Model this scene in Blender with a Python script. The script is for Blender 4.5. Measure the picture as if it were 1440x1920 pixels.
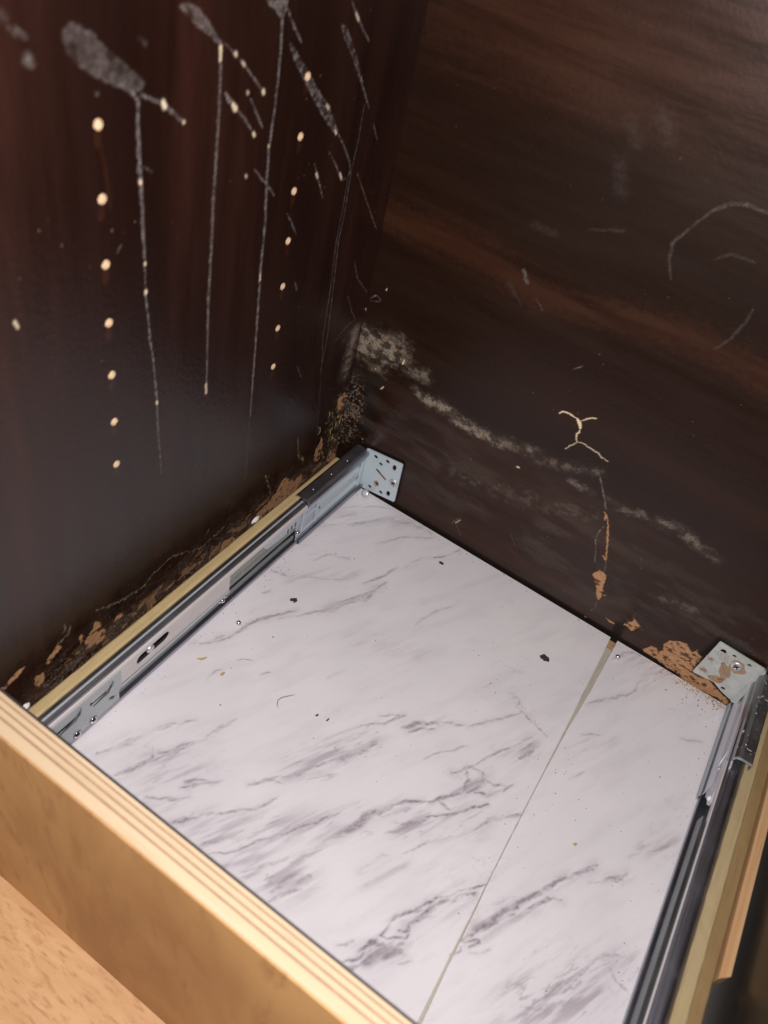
import bpy, bmesh, math, random
import numpy as np
from mathutils import Vector, Matrix
from mathutils.geometry import delaunay_2d_cdt

# ------------------------------------------------------------------ camera, world, lamps, exposure
# All lengths below are written in millimetres (MM turns them into metres).
# x runs along the back panel, y towards the back, z up; the corner of the cabinet is the origin.
MM = 0.001
scn = bpy.context.scene
for o in list(bpy.data.objects):
    bpy.data.objects.remove(o)
cam_d = bpy.data.cameras.new('camera')
cam = bpy.data.objects.new('camera', cam_d)
scn.collection.objects.link(cam)
scn.camera = cam
cam_d.sensor_fit = 'VERTICAL'
cam_d.sensor_height = 24.0
cam_d.sensor_width = 18.0
cam_d.lens = 18.2175
cam_d.clip_start = 0.01
cam_d.clip_end = 20
cam.matrix_world = Matrix(((0.825154, -0.496927, 0.268670, 0.266999), (0.529672, 0.515243, -0.673774, -0.508440), (0.196386, 0.698275, 0.688364, 0.503879), (0.000000, 0.000000, 0.000000, 1.000000)))
cam_d.dof.use_dof = True
cam_d.dof.focus_distance = 0.64
cam_d.dof.aperture_fstop = 4.8

world = bpy.data.worlds.new('World')
scn.world = world
world.use_nodes = True
wb = world.node_tree.nodes['Background']
wb.inputs[0].default_value = (1.0, 0.92, 0.86, 1)
wb.inputs[1].default_value = 0.36

def lamp(name, kind, loc, power, col, size):
    d = bpy.data.lights.new(name, kind)
    d.energy = power
    d.color = col
    o = bpy.data.objects.new(name, d)
    scn.collection.objects.link(o)
    o.location = [c * MM for c in loc]
    if kind == 'POINT':
        d.shadow_soft_size = size * MM
    return o
# the phone's flash beside the lens
fl = lamp('phone_flash', 'POINT', (273.3, -496.9, 512.7), 12.2, (1.0, 0.965, 0.955), 5)
scn.view_settings.view_transform = 'Standard'
scn.view_settings.look = 'None'
scn.view_settings.exposure = 0.0
scn.view_settings.gamma = 1.0
scn.render.resolution_x = 768
scn.render.resolution_y = 1024
scn.render.engine = 'CYCLES'

# ------------------------------------------------------------------ helpers
rng = np.random.default_rng(7)
random.seed(11)
C = scn.collection

def empty(name, label, cat, loc=(0, 0, 0), group=None):
    o = bpy.data.objects.new(name, None)
    C.objects.link(o)
    o.empty_display_size = 0.01
    o.location = Vector(loc) * MM
    o['label'] = label
    o['category'] = cat
    if group:
        o['group'] = group
    return o

def tag(o, label, cat, group=None):
    o['label'] = label
    o['category'] = cat
    if group:
        o['group'] = group
    return o

def link(name, me, mat, parent=None):
    o = bpy.data.objects.new(name, me)
    C.objects.link(o)
    if mat is not None and not me.materials:
        me.materials.append(mat)
    if parent is not None:
        o.parent = parent
        o.location = -Vector(parent_world(parent))
    return o

def parent_world(p):
    v = Vector((0, 0, 0))
    while p is not None:
        v = v + p.location
        p = p.parent
    return v

def from_bm(name, bm, mat, parent=None, smooth=False):
    bmesh.ops.scale(bm, vec=(MM, MM, MM), verts=bm.verts)
    me = bpy.data.meshes.new(name)
    bm.to_mesh(me)
    bm.free()
    if smooth:
        for p in me.polygons:
            p.use_smooth = True
    return link(name, me, mat, parent)

def box_bm(x0, x1, y0, y1, z0, z1, bev=0.0, seg=2):
    bm = bmesh.new()
    bmesh.ops.create_cube(bm, size=1)
    for v in bm.verts:
        v.co = Vector((x0 + (v.co.x + .5) * (x1 - x0), y0 + (v.co.y + .5) * (y1 - y0), z0 + (v.co.z + .5) * (z1 - z0)))
    if bev > 0:
        bmesh.ops.bevel(bm, geom=list(bm.edges), offset=bev, segments=seg, profile=.5, affect='EDGES')
    return bm

def box(name, x0, x1, y0, y1, z0, z1, mat, parent=None, bev=0.0):
    return from_bm(name, box_bm(x0, x1, y0, y1, z0, z1, bev), mat, parent)

def wavy_strip(name, x0, x1, y0, y1, z0, z1, mat, parent, bev, amp, seed, n=60):
    """a sawn strip along y with slightly uneven edges"""
    prof = [(x0, z0), (x1, z0), (x1, z1 - bev), (x1 - bev, z1), (x0 + bev, z1), (x0, z1 - bev)]
    r = np.random.default_rng(seed)
    bm = bmesh.new()
    rings = []
    for i in range(n + 1):
        y = y0 + (y1 - y0) * i / n
        ring = []
        for k, (x, z) in enumerate(prof):
            j = 0 if k in (0, 1) else amp
            ring.append(bm.verts.new((x + r.normal() * j, y, z + r.normal() * j)))
        rings.append(ring)
    m = len(prof)
    for a, b in zip(rings, rings[1:]):
        for k in range(m):
            bm.faces.new((a[k], a[(k + 1) % m], b[(k + 1) % m], b[k]))
    bm.faces.new(rings[0][::-1])
    bm.faces.new(rings[-1])
    bmesh.ops.recalc_face_normals(bm, faces=bm.faces)
    return from_bm(name, bm, mat, parent, smooth=False)

def offset_profile(pts, t):
    """closed outline of an open polyline with thickness t (to its left)"""
    P = [Vector(p) for p in pts]
    off = []
    for i, p in enumerate(P):
        d0 = (P[i] - P[i - 1]).normalized() if i > 0 else None
        d1 = (P[i + 1] - P[i]).normalized() if i < len(P) - 1 else None
        if d0 is None: d0 = d1
        if d1 is None: d1 = d0
        n0 = Vector((-d0.y, d0.x)); n1 = Vector((-d1.y, d1.x))
        n = (n0 + n1)
        n.normalize()
        k = max(.4, n.dot(n0))
        off.append(p + n * t / k)
    return [tuple(p) for p in P] + [tuple(p) for p in reversed(off)]

def extrude_y(name, prof, y0, y1, mat, parent, xmap, n=1, smooth=False):
    """extrude a closed (u, z) outline along y"""
    bm = bmesh.new()
    rings = []
    for i in range(n + 1):
        y = y0 + (y1 - y0) * i / n
        rings.append([bm.verts.new((xmap(u), y, z)) for u, z in prof])
    m = len(prof)
    for a, b in zip(rings, rings[1:]):
        for k in range(m):
            bm.faces.new((a[k], a[(k + 1) % m], b[(k + 1) % m], b[k]))
    bm.faces.new(rings[0][::-1]); bm.faces.new(rings[-1])
    bmesh.ops.recalc_face_normals(bm, faces=bm.faces)
    return from_bm(name, bm, mat, parent, smooth)

def circ(cx, cy, r, n=20, sx=1, sy=1, rot=0):
    out = []
    for i in range(n):
        a = 2 * math.pi * i / n
        x, y = r * sx * math.cos(a), r * sy * math.sin(a)
        out.append((cx + x * math.cos(rot) - y * math.sin(rot), cy + x * math.sin(rot) + y * math.cos(rot)))
    return out

def stadium(x0, y0, x1, y1, r, n=8):
    a = math.atan2(y1 - y0, x1 - x0)
    out = []
    for i in range(n + 1):
        t = a - math.pi / 2 + math.pi * i / n
        out.append((x1 + r * math.cos(t), y1 + r * math.sin(t)))
    for i in range(n + 1):
        t = a + math.pi / 2 + math.pi * i / n
        out.append((x0 + r * math.cos(t), y0 + r * math.sin(t)))
    return out

def inside(p, poly):
    x, y = p
    c = False
    j = len(poly) - 1
    for i in range(len(poly)):
        xi, yi = poly[i]; xj, yj = poly[j]
        if (yi > y) != (yj > y) and x < (xj - xi) * (y - yi) / (yj - yi) + xi:
            c = not c
        j = i
    return c

def plate(name, outline, holes, t, mat, parent, to3, flip=False):
    """flat plate with real holes; outline in 2-D, to3(a, b, depth) places it"""
    pts, edges = [], []
    for lp in [outline] + holes:
        s = len(pts)
        pts += [Vector(p) for p in lp]
        edges += [(s + i, s + (i + 1) % len(lp)) for i in range(len(lp))]
    vs, es, fs, *_ = delaunay_2d_cdt(pts, edges, [], 0, 1e-6)
    bm = bmesh.new()
    A = [bm.verts.new(to3(v.x, v.y, 0)) for v in vs]
    B = [bm.verts.new(to3(v.x, v.y, t)) for v in vs]
    keep = []
    for f in fs:
        c = ((vs[f[0]].x + vs[f[1]].x + vs[f[2]].x) / 3, (vs[f[0]].y + vs[f[1]].y + vs[f[2]].y) / 3)
        if inside(c, outline) and not any(inside(c, h) for h in holes):
            keep.append(f)
    cnt = {}
    for f in keep:
        bm.faces.new([A[i] for i in f]); bm.faces.new([B[i] for i in reversed(f)])
        for i in range(len(f)):
            e = (f[i], f[(i + 1) % len(f)])
            cnt[e] = 1
    for (a, b) in list(cnt):
        if (b, a) not in cnt:
            bm.faces.new((A[b], A[a], B[a], B[b]))
    bmesh.ops.recalc_face_normals(bm, faces=bm.faces)
    return from_bm(name, bm, mat, parent)

def lathe(name, prof, origin, axis, mat, parent=None, n=24, smooth=True):
    """revolve (r, h) about axis at origin"""
    ax = Vector(axis).normalized()
    q = Vector((0, 0, 1)).rotation_difference(ax)
    bm = bmesh.new()
    rings = []
    for r, h in prof:
        rings.append([bm.verts.new(Vector(origin) + q @ Vector((r * math.cos(2 * math.pi * i / n), r * math.sin(2 * math.pi * i / n), h))) for i in range(n)])
    for a, b in zip(rings, rings[1:]):
        for i in range(n):
            bm.faces.new((a[i], a[(i + 1) % n], b[(i + 1) % n], b[i]))
    bm.faces.new(rings[0][::-1]); bm.faces.new(rings[-1])
    bmesh.ops.recalc_face_normals(bm, faces=bm.faces)
    return from_bm(name, bm, mat, parent, smooth)

def sphere(name, c, r, mat, parent=None):
    bm = bmesh.new()
    bmesh.ops.create_uvsphere(bm, u_segments=20, v_segments=12, radius=r)
    bmesh.ops.translate(bm, vec=c, verts=bm.verts)
    return from_bm(name, bm, mat, parent, True)

def tube(name, pts, r, mat, parent=None, n=6):
    bm = bmesh.new()
    P = [Vector(p) for p in pts]
    rings = []
    for i, p in enumerate(P):
        d = (P[min(i + 1, len(P) - 1)] - P[max(i - 1, 0)]).normalized()
        a = d.orthogonal().normalized(); b = d.cross(a)
        rr = r * (.35 if i in (0, len(P) - 1) else 1)
        rings.append([bm.verts.new(p + (a * math.cos(2 * math.pi * k / n) + b * math.sin(2 * math.pi * k / n)) * rr) for k in range(n)])
    for a, b in zip(rings, rings[1:]):
        for i in range(n):
            bm.faces.new((a[i], a[(i + 1) % n], b[(i + 1) % n], b[i]))
    bm.faces.new(rings[0][::-1]); bm.faces.new(rings[-1])
    return from_bm(name, bm, mat, parent, True)

# ------------------------------------------------------------------ numpy noise and mark painting
def vnoise(x, y, seed):
    r = np.random.default_rng(seed)
    T = r.random((256, 256)).astype(np.float32)
    xi = np.floor(x).astype(np.int64); yi = np.floor(y).astype(np.int64)
    fx = x - xi; fy = y - yi
    fx = fx * fx * (3 - 2 * fx); fy = fy * fy * (3 - 2 * fy)
    a = T[xi & 255, yi & 255]; b = T[(xi + 1) & 255, yi & 255]
    c = T[xi & 255, (yi + 1) & 255]; d = T[(xi + 1) & 255, (yi + 1) & 255]
    return (a * (1 - fx) + b * fx) * (1 - fy) + (c * (1 - fx) + d * fx) * fy

def fbm(x, y, seed, oc=4):
    s = 0; a = .5; t = 0
    for k in range(oc):
        s = s + a * vnoise(x * 2 ** k + 17.3 * k, y * 2 ** k + 9.1 * k, seed + k)
        t += a; a *= .5
    return s / t

def sstep(a, b, x):
    t = np.clip((x - a) / (b - a), 0, 1)
    return t * t * (3 - 2 * t)

def dist_line(X, Y, pts):
    """distance to a polyline and the parameter 0..1 along it"""
    D = np.full(X.shape, 1e9); TT = np.zeros(X.shape)
    seg = [math.dist(a, b) for a, b in zip(pts, pts[1:])]
    tot = sum(seg) + 1e-9; acc = 0
    for (a, b), L in zip(zip(pts, pts[1:]), seg):
        dx, dy = b[0] - a[0], b[1] - a[1]
        t = np.clip(((X - a[0]) * dx + (Y - a[1]) * dy) / (L * L + 1e-9), 0, 1)
        d = np.hypot(X - a[0] - t * dx, Y - a[1] - t * dy)
        m = d < D
        D = np.where(m, d, D); TT = np.where(m, (acc + t * L) / tot, TT)
        acc += L
    return D, TT

def sdf_poly(X, Y, pts):
    D, _ = dist_line(X, Y, pts + [pts[0]])
    ins = np.zeros(X.shape, bool)
    j = len(pts) - 1
    for i in range(len(pts)):
        xi, yi = pts[i]; xj, yj = pts[j]
        if yi != yj:
            c = ((yi > Y) != (yj > Y)) & (X < (xj - xi) * (Y - yi) / (yj - yi) + xi)
            ins ^= c
        j = i
    return np.where(ins, -D, D)

class Field:
    """a rectangular sheet of grid points with painted channels"""
    def __init__(s, a, b):
        s.a, s.b = np.array(a, float), np.array(b, float)
        s.A, s.B = np.meshgrid(s.a, s.b, indexing='ij')
        s.ch = {}
        s.n1 = fbm(s.A / 2.2, s.B / 2.2, 31, 3) - .5
        s.n2 = fbm(s.A / 2.2 + 50, s.B / 2.2 + 70, 41, 3) - .5
        s.sp = vnoise(s.A / .9, s.B / .9, 77)
    def c(s, k):
        if k not in s.ch:
            s.ch[k] = np.zeros(s.A.shape)
        return s.ch[k]
    def win(s, pts, pad):
        xs = [p[0] for p in pts]; ys = [p[1] for p in pts]
        i0, i1 = np.searchsorted(s.a, [min(xs) - pad, max(xs) + pad])
        j0, j1 = np.searchsorted(s.b, [min(ys) - pad, max(ys) + pad])
        return (slice(i0, i1), slice(j0, j1))
    def put(s, k, w, v):
        ch = s.c(k)
        ch[w] = np.maximum(ch[w], v)
    def line(s, k, pts, width, st, soft=.35, warp=.6, breakup=0.0, taper=True):
        w = s.win(pts, width * 2 + 3)
        if s.A[w].size == 0: return
        X = s.A[w] + s.n1[w] * warp; Y = s.B[w] + s.n2[w] * warp
        D, T = dist_line(X, Y, pts)
        r = width / 2 * (1 + s.n1[w] * .9)
        if taper:
            r = r * (.45 + .55 * np.sin(np.pi * np.clip(T, .02, .98)) ** .5)
        m = 1 - sstep(r - soft, r + soft, D)
        if breakup:
            m = m * np.clip(1 - breakup * sstep(.45, .6, s.sp[w]), 0, 1)
        s.put(k, w, m * st)

MAT = {}
# ------------------------------------------------------------------ materials
class N:
    """tiny node-graph helper"""
    def __init__(s, name):
        s.m = bpy.data.materials.new(name); s.m.use_nodes = True
        s.t = s.m.node_tree; s.t.nodes.clear()
        s.out = s.t.nodes.new('ShaderNodeOutputMaterial')
        s.b = s.t.nodes.new('ShaderNodeBsdfPrincipled')
        s.t.links.new(s.b.outputs[0], s.out.inputs[0])
        tc = s.t.nodes.new('ShaderNodeTexCoord')
        s.obj = tc.outputs['Object']
        g = s.t.nodes.new('ShaderNodeNewGeometry')
        s.pos = g.outputs['Position']
    def L(s, a, b):
        s.t.links.new(a, b)
    def val(s, sock, v):
        if isinstance(v, (int, float)): sock.default_value = v
        elif isinstance(v, tuple): sock.default_value = v if len(v) == len(sock.default_value) else (*v, 1)
        else: s.L(v, sock)
    def map(s, scale, off=(0, 0, 0), rot=(0, 0, 0), src=None):
        n = s.t.nodes.new('ShaderNodeMapping')
        s.L(src or s.pos, n.inputs[0])
        n.inputs['Location'].default_value = off
        n.inputs['Rotation'].default_value = rot
        n.inputs['Scale'].default_value = scale
        return n.outputs[0]
    def noise(s, vec, scale=1, detail=4, rough=.5, dist=0.0):
        n = s.t.nodes.new('ShaderNodeTexNoise')
        s.L(vec, n.inputs['Vector'])
        n.inputs['Scale'].default_value = scale; n.inputs['Detail'].default_value = detail
        n.inputs['Roughness'].default_value = rough; n.inputs['Distortion'].default_value = dist
        return n.outputs['Fac']
    def voro(s, vec, scale=1, out='Distance'):
        n = s.t.nodes.new('ShaderNodeTexVoronoi')
        s.L(vec, n.inputs['Vector']); n.inputs['Scale'].default_value = scale
        return n.outputs[out]
    def ramp(s, fac, *stops, interp='LINEAR'):
        n = s.t.nodes.new('ShaderNodeValToRGB')
        s.L(fac, n.inputs[0]); e = n.color_ramp.elements
        n.color_ramp.interpolation = interp
        while len(e) < len(stops): e.new(.5)
        for k, (p, c) in enumerate(stops):
            e[k].position = p
            e[k].color = (c, c, c, 1) if isinstance(c, (int, float)) else (*c, 1)
        return n.outputs[0]
    def mix(s, fac, a, b, mode='MIX'):
        n = s.t.nodes.new('ShaderNodeMix'); n.data_type = 'RGBA'; n.blend_type = mode
        s.val(n.inputs[0], fac); s.val(n.inputs[6], a); s.val(n.inputs[7], b)
        return n.outputs[2]
    def math(s, op, a, b=0.0, c=0.0, clamp=False):
        n = s.t.nodes.new('ShaderNodeMath'); n.operation = op; n.use_clamp = clamp
        s.val(n.inputs[0], a); s.val(n.inputs[1], b); s.val(n.inputs[2], c)
        return n.outputs[0]
    def attr(s, name):
        n = s.t.nodes.new('ShaderNodeAttribute'); n.attribute_name = name
        return n
    def bump(s, h, strength=.3, dist=.0005):
        n = s.t.nodes.new('ShaderNodeBump')
        n.inputs['Strength'].default_value = strength; n.inputs['Distance'].default_value = dist
        s.L(h, n.inputs['Height']); s.L(n.outputs[0], s.b.inputs['Normal'])
    def set(s, **k):
        for a, v in k.items():
            s.val(s.b.inputs[{'color': 'Base Color', 'rough': 'Roughness', 'metal': 'Metallic', 'spec': 'Specular IOR Level', 'coat': 'Coat Weight', 'coatr': 'Coat Roughness'}[a]], v)
        return s.m

def laminate(name, stretch, seed, dark, mid, red, marks=True, gloss=.25, spec=.46, bump=.22):
    """dark printed wood-grain laminate; stretch = noise scale per metre on each axis"""
    n = N(name)
    off = (seed * 3.1, seed * 1.7, seed * 2.3)
    v = n.map(stretch, off)
    broad = n.noise(v, 1, 3, .55, .6)
    fine = n.noise(n.map(tuple(c * 7 for c in stretch), off), 1, 6, .65, .2)
    col = n.mix(n.ramp(broad, (.36, 0), (.64, 1)), dark, mid)
    redf = n.ramp(n.noise(n.map(tuple(c * .8 for c in stretch), (seed + 9.2, 3.3, 7.7)), 1, 2, .5, .8), (.55, 0), (.72, 1))
    col = n.mix(redf, col, red)
    col = n.mix(n.ramp(fine, (.36, .8), (.60, 0)), col, dark, 'MIX')
    rough = n.math('ADD', gloss - .10, n.math('MULTIPLY', fine, .34))
    h = fine
    if marks:
        A = n.attr('marks'); B = n.attr('marks2')
        s1 = n.t.nodes.new('ShaderNodeSeparateColor'); n.L(A.outputs['Color'], s1.inputs[0])
        s2 = n.t.nodes.new('ShaderNodeSeparateColor'); n.L(B.outputs['Color'], s2.inputs[0])
        film, peel, grime_shade = s1.outputs
        powder, cream, brown = s2.outputs
        mm = n.map((1000, 1000, 1000))
        sp = n.noise(mm, .9, 3, .7)
        dirt = n.noise(mm, .22, 4, .6)
        col = n.mix(n.math('MULTIPLY', grime_shade, .93), col, (.004, .0025, .0015))  # one channel for dirt and for painted shade
        col = n.mix(n.math('MULTIPLY', n.math('MULTIPLY', brown, n.ramp(fine, (.35, .35), (.6, 1))), .9), col, (.092, .030, .013))
        ff = n.math('MULTIPLY', n.math('MULTIPLY', film, n.ramp(dirt, (.34, .22), (.62, .9))), n.ramp(sp, (.35, .5), (.6, 1.1)))
        col = n.mix(ff, col, (.44, .385, .37))
        pf = n.math('MULTIPLY', powder, n.ramp(n.noise(mm, .85, 3, .75), (.40, .18), (.62, .9)))
        col = n.mix(pf, col, n.mix(n.ramp(dirt, (.45, 0), (.6, 1)), (.38, .34, .30), (.42, .29, .17)))
        col = n.mix(cream, col, (.78, .60, .40))
        wood = n.mix(n.ramp(n.noise(mm, .35, 5, .7), (.3, 0), (.7, 1)), (.36, .17, .078), (.52, .29, .155))
        wood = n.mix(n.ramp(sp, (.60, 0), (.70, .4)), wood, (.14, .05, .018))
        col = n.mix(peel, col, wood)
        rough = n.math('MAXIMUM', rough, n.math('MULTIPLY', n.math('MAXIMUM', peel, n.math('MAXIMUM', powder, grime_shade)), .72))
        h = n.math('ADD', n.math('MULTIPLY', fine, .25), n.math('MULTIPLY', n.math('MULTIPLY', sp, n.math('MAXIMUM', peel, powder)), 1.2))
    n.set(color=col, rough=rough, spec=spec)
    if marks:
        h = n.math('ADD', h, n.math('ADD', n.math('MULTIPLY', n.noise(mm, .7, 3, .6), .5), n.math('MULTIPLY', n.noise(mm, .3, 2, .5), 1.1)))
    n.bump(h, bump, .0004)
    return n.m

MAT['side_laminate'] = laminate('dark laminate, upright grain', (9, 9, .9), 1.0, (.011, .0036, .0024), (.029, .0095, .0062), (.052, .0150, .0095), spec=.52, bump=.42)
MAT['back_laminate'] = laminate('dark laminate, level grain', (1.1, 3, 11), 2.0, (.0135, .0050, .0027), (.0245, .0092, .0046), (.036, .0108, .0052), spec=.33, bump=.22)
MAT['plain_laminate'] = laminate('dark laminate, worn', (6, 2, 6), 3.0, (.012, .007, .004), (.04, .024, .012), (.05, .02, .01), marks=False)

def chip(name, a, b, scale=300):
    n = N(name)
    c = n.mix(n.ramp(n.noise(n.map((scale,) * 3), 1, 4, .6), (.35, 0), (.65, 1)), a, b)
    n.set(color=c, rough=.85, spec=.2); n.bump(n.noise(n.map((900,) * 3), 1, 3, .6), .4, .0004)
    return n.m
MAT['hole_core'] = chip('bare chipboard in hole', (.50, .36, .23), (.62, .46, .31))
MAT['core'] = chip('chipboard core', (.35, .2, .1), (.5, .32, .17))

def marble():
    n = N('white marble print')
    at = n.attr('marks'); s1 = n.t.nodes.new('ShaderNodeSeparateColor'); n.L(at.outputs['Color'], s1.inputs[0])
    vein, cloud, dirt = s1.outputs
    mm = n.map((1000, 1000, 1000))
    base = n.mix(n.ramp(n.noise(mm, .012, 3, .5), (.35, 0), (.65, 1)), (.70, .66, .69), (.745, .70, .72))
    c = n.mix(cloud, base, (.36, .305, .35))
    br = n.ramp(n.noise(n.map((1000, 1000, 1000), rot=(0, 0, .5)), .35, 4, .65), (.3, .55), (.6, 1))
    c = n.mix(n.math('MULTIPLY', vein, br), c, (.225, .18, .21))
    dm = n.math('MULTIPLY', dirt, n.ramp(n.noise(mm, .5, 4, .7), (.48, 0), (.62, 1)))
    c = n.mix(dm, c, (.40, .30, .19))
    specks = n.ramp(n.voro(mm, .11), (0.012, .8), (.03, 0))
    c = n.mix(specks, c, (.25, .19, .16))
    n.set(color=c, rough=n.math('ADD', .24, n.math('MULTIPLY', n.noise(mm, .08, 3, .5), .14)), spec=.45)
    n.bump(n.noise(mm, .05, 2, .5), .05, .0008)
    return n.m
MAT['marble'] = marble()

def wood(name, a, b, c, stretch, rough=.55, dist=1.0, fine=8, seed=0.0, bump=.15, fleck=.6):
    n = N(name)
    v = n.map(stretch, (seed, seed * 1.3, seed * .7))
    f1 = n.noise(v, 1, 4, .55, dist)
    f2 = n.noise(n.map(tuple(s * fine for s in stretch), (seed, 2, 3)), 1, 5, .6, .2)
    col = n.mix(n.ramp(f1, (.32, 0), (.68, 1)), a, b)
    col = n.mix(n.ramp(f2, (.52, 0), (.70, fleck)), col, c)
    n.set(color=col, rough=rough, spec=.3); n.bump(f2, bump, .0004)
    return n.m
MAT['pale_wood'] = wood('pale sawn strip', (.44, .32, .15), (.52, .39, .21), (.36, .24, .11), (60, 3, 60), seed=1.0)
MAT['ochre_wood'] = wood('ochre sawn strip', (.36, .27, .145), (.45, .345, .20), (.30, .21, .11), (60, 4, 60), seed=2.0)
MAT['brown_strip'] = wood('brown planed edge', (.24, .155, .07), (.30, .20, .09), (.2, .12, .06), (60, 4, 60), seed=2.7)
MAT['pine'] = wood('orange pine', (.47, .25, .115), (.56, .36, .19), (.34, .15, .06), (260, 3, 120), seed=3.0, dist=.4)
MAT['ply_light'] = wood('ply layer along the grain', (.50, .36, .225), (.60, .455, .30), (.42, .28, .165), (2, 60, 60), seed=4.0)
MAT['ply_cross'] = wood('ply layer across the grain', (.31, .19, .115), (.37, .235, .145), (.26, .15, .09), (90, 60, 60), seed=5.0)
MAT['ply_face'] = wood('varnished ply face', (.37, .175, .066), (.60, .345, .14), (.33, .155, .058), (11, 11, 2.6), rough=.42, dist=.9, fine=9, seed=8.4, fleck=.75)
MAT['tan_board'] = wood('tan board', (.68, .39, .19), (.78, .48, .25), (.46, .22, .09), (14, 60, 14), rough=.55, dist=1.5, fine=5, seed=7.0, fleck=.7)
MAT['cream_core'] = wood('cream strip', (.40, .36, .31), (.50, .45, .39), (.26, .20, .15), (80, 6, 80), seed=9.0)
MAT['board_edge'] = chip('board edge', (.62, .55, .50), (.74, .68, .66))

def metal(name, col, rough, dirt=.3, dcol=(.10, .10, .08), metallic=1.0, scale=60, dust=0.0):
    n = N(name)
    mm = n.map((1000, 1000, 1000))
    st = n.noise(n.map((700, 25, 700)), 1, 4, .6)
    d = n.ramp(n.noise(mm, scale / 1000, 5, .65), (.45, 0), (.7, 1))
    c = n.mix(n.ramp(st, (.3, .25), (.7, 0)), col, tuple(x * .6 for x in col))
    c = n.mix(n.math('MULTIPLY', d, dirt), c, dcol)
    mt = n.math('SUBTRACT', metallic, n.math('MULTIPLY', d, dirt * .6), clamp=True)
    rg = n.math('ADD', rough, n.math('MULTIPLY', st, .12))
    if dust:
        sp = n.ramp(n.noise(mm, .42, 2, .5), (.64, 0), (.70, dust))
        c = n.mix(sp, c, (.62, .60, .60)); mt = n.math('MULTIPLY', mt, n.math('SUBTRACT', 1.0, sp))
        rg = n.math('MAXIMUM', rg, n.math('MULTIPLY', sp, .8))
    n.set(color=c, metal=mt, rough=rg)
    n.bump(st, .08, .0003)
    return n.m
MAT['zinc'] = metal('zinc plated steel', (.40, .40, .46), .30, .15)
MAT['zinc_rail'] = metal('zinc rail web', (.68, .63, .62), .42, .12, (.3, .28, .24), .25)
MAT['zinc_end'] = metal('zinc rail end', (.46, .49, .51), .42, .15, (.2, .2, .2), .3)
MAT['zinc_dusty'] = metal('dusty zinc', (.36, .36, .38), .30, .25, dust=.9)
MAT['greasy'] = metal('greasy channel', (.33, .335, .315), .40, .5, (.17, .17, .14), .25, 160, dust=.4)
MAT['bracket_blue'] = metal('blue zinc bracket', (.58, .66, .71), .40, .08, (.45, .48, .48), .25, dust=0)
MAT['bracket_stained'] = metal('corroded zinc bracket', (.50, .53, .50), .5, .45, (.66, .60, .58), .25, 110, dust=.3)
MAT['retainer'] = metal('retainer strip', (.26, .27, .28), .4, .3, (.12, .12, .12), .2)
MAT['dark_steel'] = metal('dark retainer', (.10, .105, .11), .4, .2, (.04, .04, .04), .7)
MAT['chrome'] = metal('bearing steel', (.75, .73, .74), .12, .0, metallic=1.0)
MAT['screw_zinc'] = metal('screw zinc', (.68, .69, .70), .33, .1, metallic=.7)

def plain(name, col, rough=.5, spec=.4, var=.12, scale=400):
    n = N(name)
    f = n.noise(n.map((scale,) * 3), 1, 3, .6)
    n.set(color=n.mix(n.ramp(f, (.3, 0), (.7, 1)), tuple(c * (1 - var) for c in col), tuple(min(1, c * (1 + var)) for c in col)), rough=rough, spec=spec)
    return n.m
MAT['plastic'] = plain('frosted blue plastic', (.44, .48, .55), .3, .55, .05, 60)
MAT['plastic_right'] = plain('frosted lilac plastic', (.50, .50, .56), .3, .55, .05, 60)
MAT['plastic_white'] = plain('white plastic', (.78, .77, .78), .4)
MAT['yellow_grease'] = plain('dried yellow grease', (.50, .40, .17), .5)
MAT['rust'] = plain('rust', (.30, .12, .045), .9, .1, .4, 700)
MAT['rust_light'] = plain('pale rust halo', (.36, .235, .155), .9, .1, .3, 900)
MAT['flake'] = plain('dark laminate flake', (.055, .035, .033), .6, .3, .4, 900)
MAT['fibre'] = plain('dried fibre', (.22, .15, .09), .8)
MAT['straw'] = plain('straw crumb', (.45, .33, .13), .8)
MAT['black'] = plain('black slot shade', (.006, .005, .005), .8, .1)
MAT['veneer'] = plain('dark back veneer', (.035, .025, .028), .5)
MAT['putty'] = plain('white putty', (.80, .74, .72), .6)

# ------------------------------------------------------------------ dense painted sheets
def field_mesh(name, F, to3, drop=None, chans=(('marks', ('film', 'peel', 'grime_shade')),), relief=None, nz=None):
    na, nb = F.A.shape
    co = np.empty((na, nb, 3), np.float32)
    P = to3(F.A, F.B)
    for k in range(3):
        co[..., k] = P[k]
    if relief is not None:
        for k in range(3):
            co[..., k] += relief * nz[k]
    idx = np.arange(na * nb).reshape(na, nb)
    q = np.stack([idx[:-1, :-1], idx[1:, :-1], idx[1:, 1:], idx[:-1, 1:]], -1).reshape(-1, 4)
    if drop is not None:
        q = q[~drop.reshape(-1)]
    me = bpy.data.meshes.new(name)
    me.vertices.add(na * nb)
    me.vertices.foreach_set('co', (co * MM).reshape(-1))
    me.loops.add(q.size)
    me.loops.foreach_set('vertex_index', q.reshape(-1).astype(np.int32))
    me.polygons.add(len(q))
    me.polygons.foreach_set('loop_start', np.arange(0, q.size, 4, dtype=np.int32))
    me.polygons.foreach_set('use_smooth', np.ones(len(q), bool))
    for an, cs in chans:
        at = me.attributes.new(an, 'FLOAT_COLOR', 'POINT')
        c = np.ones((na * nb, 4), np.float32)
        for k, ch in enumerate(cs):
            c[:, k] = np.clip(F.c(ch), 0, 1).reshape(-1)
        at.data.foreach_set('color', c.reshape(-1))
    me.update(calc_edges=True)
    me.validate()
    return me

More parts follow.
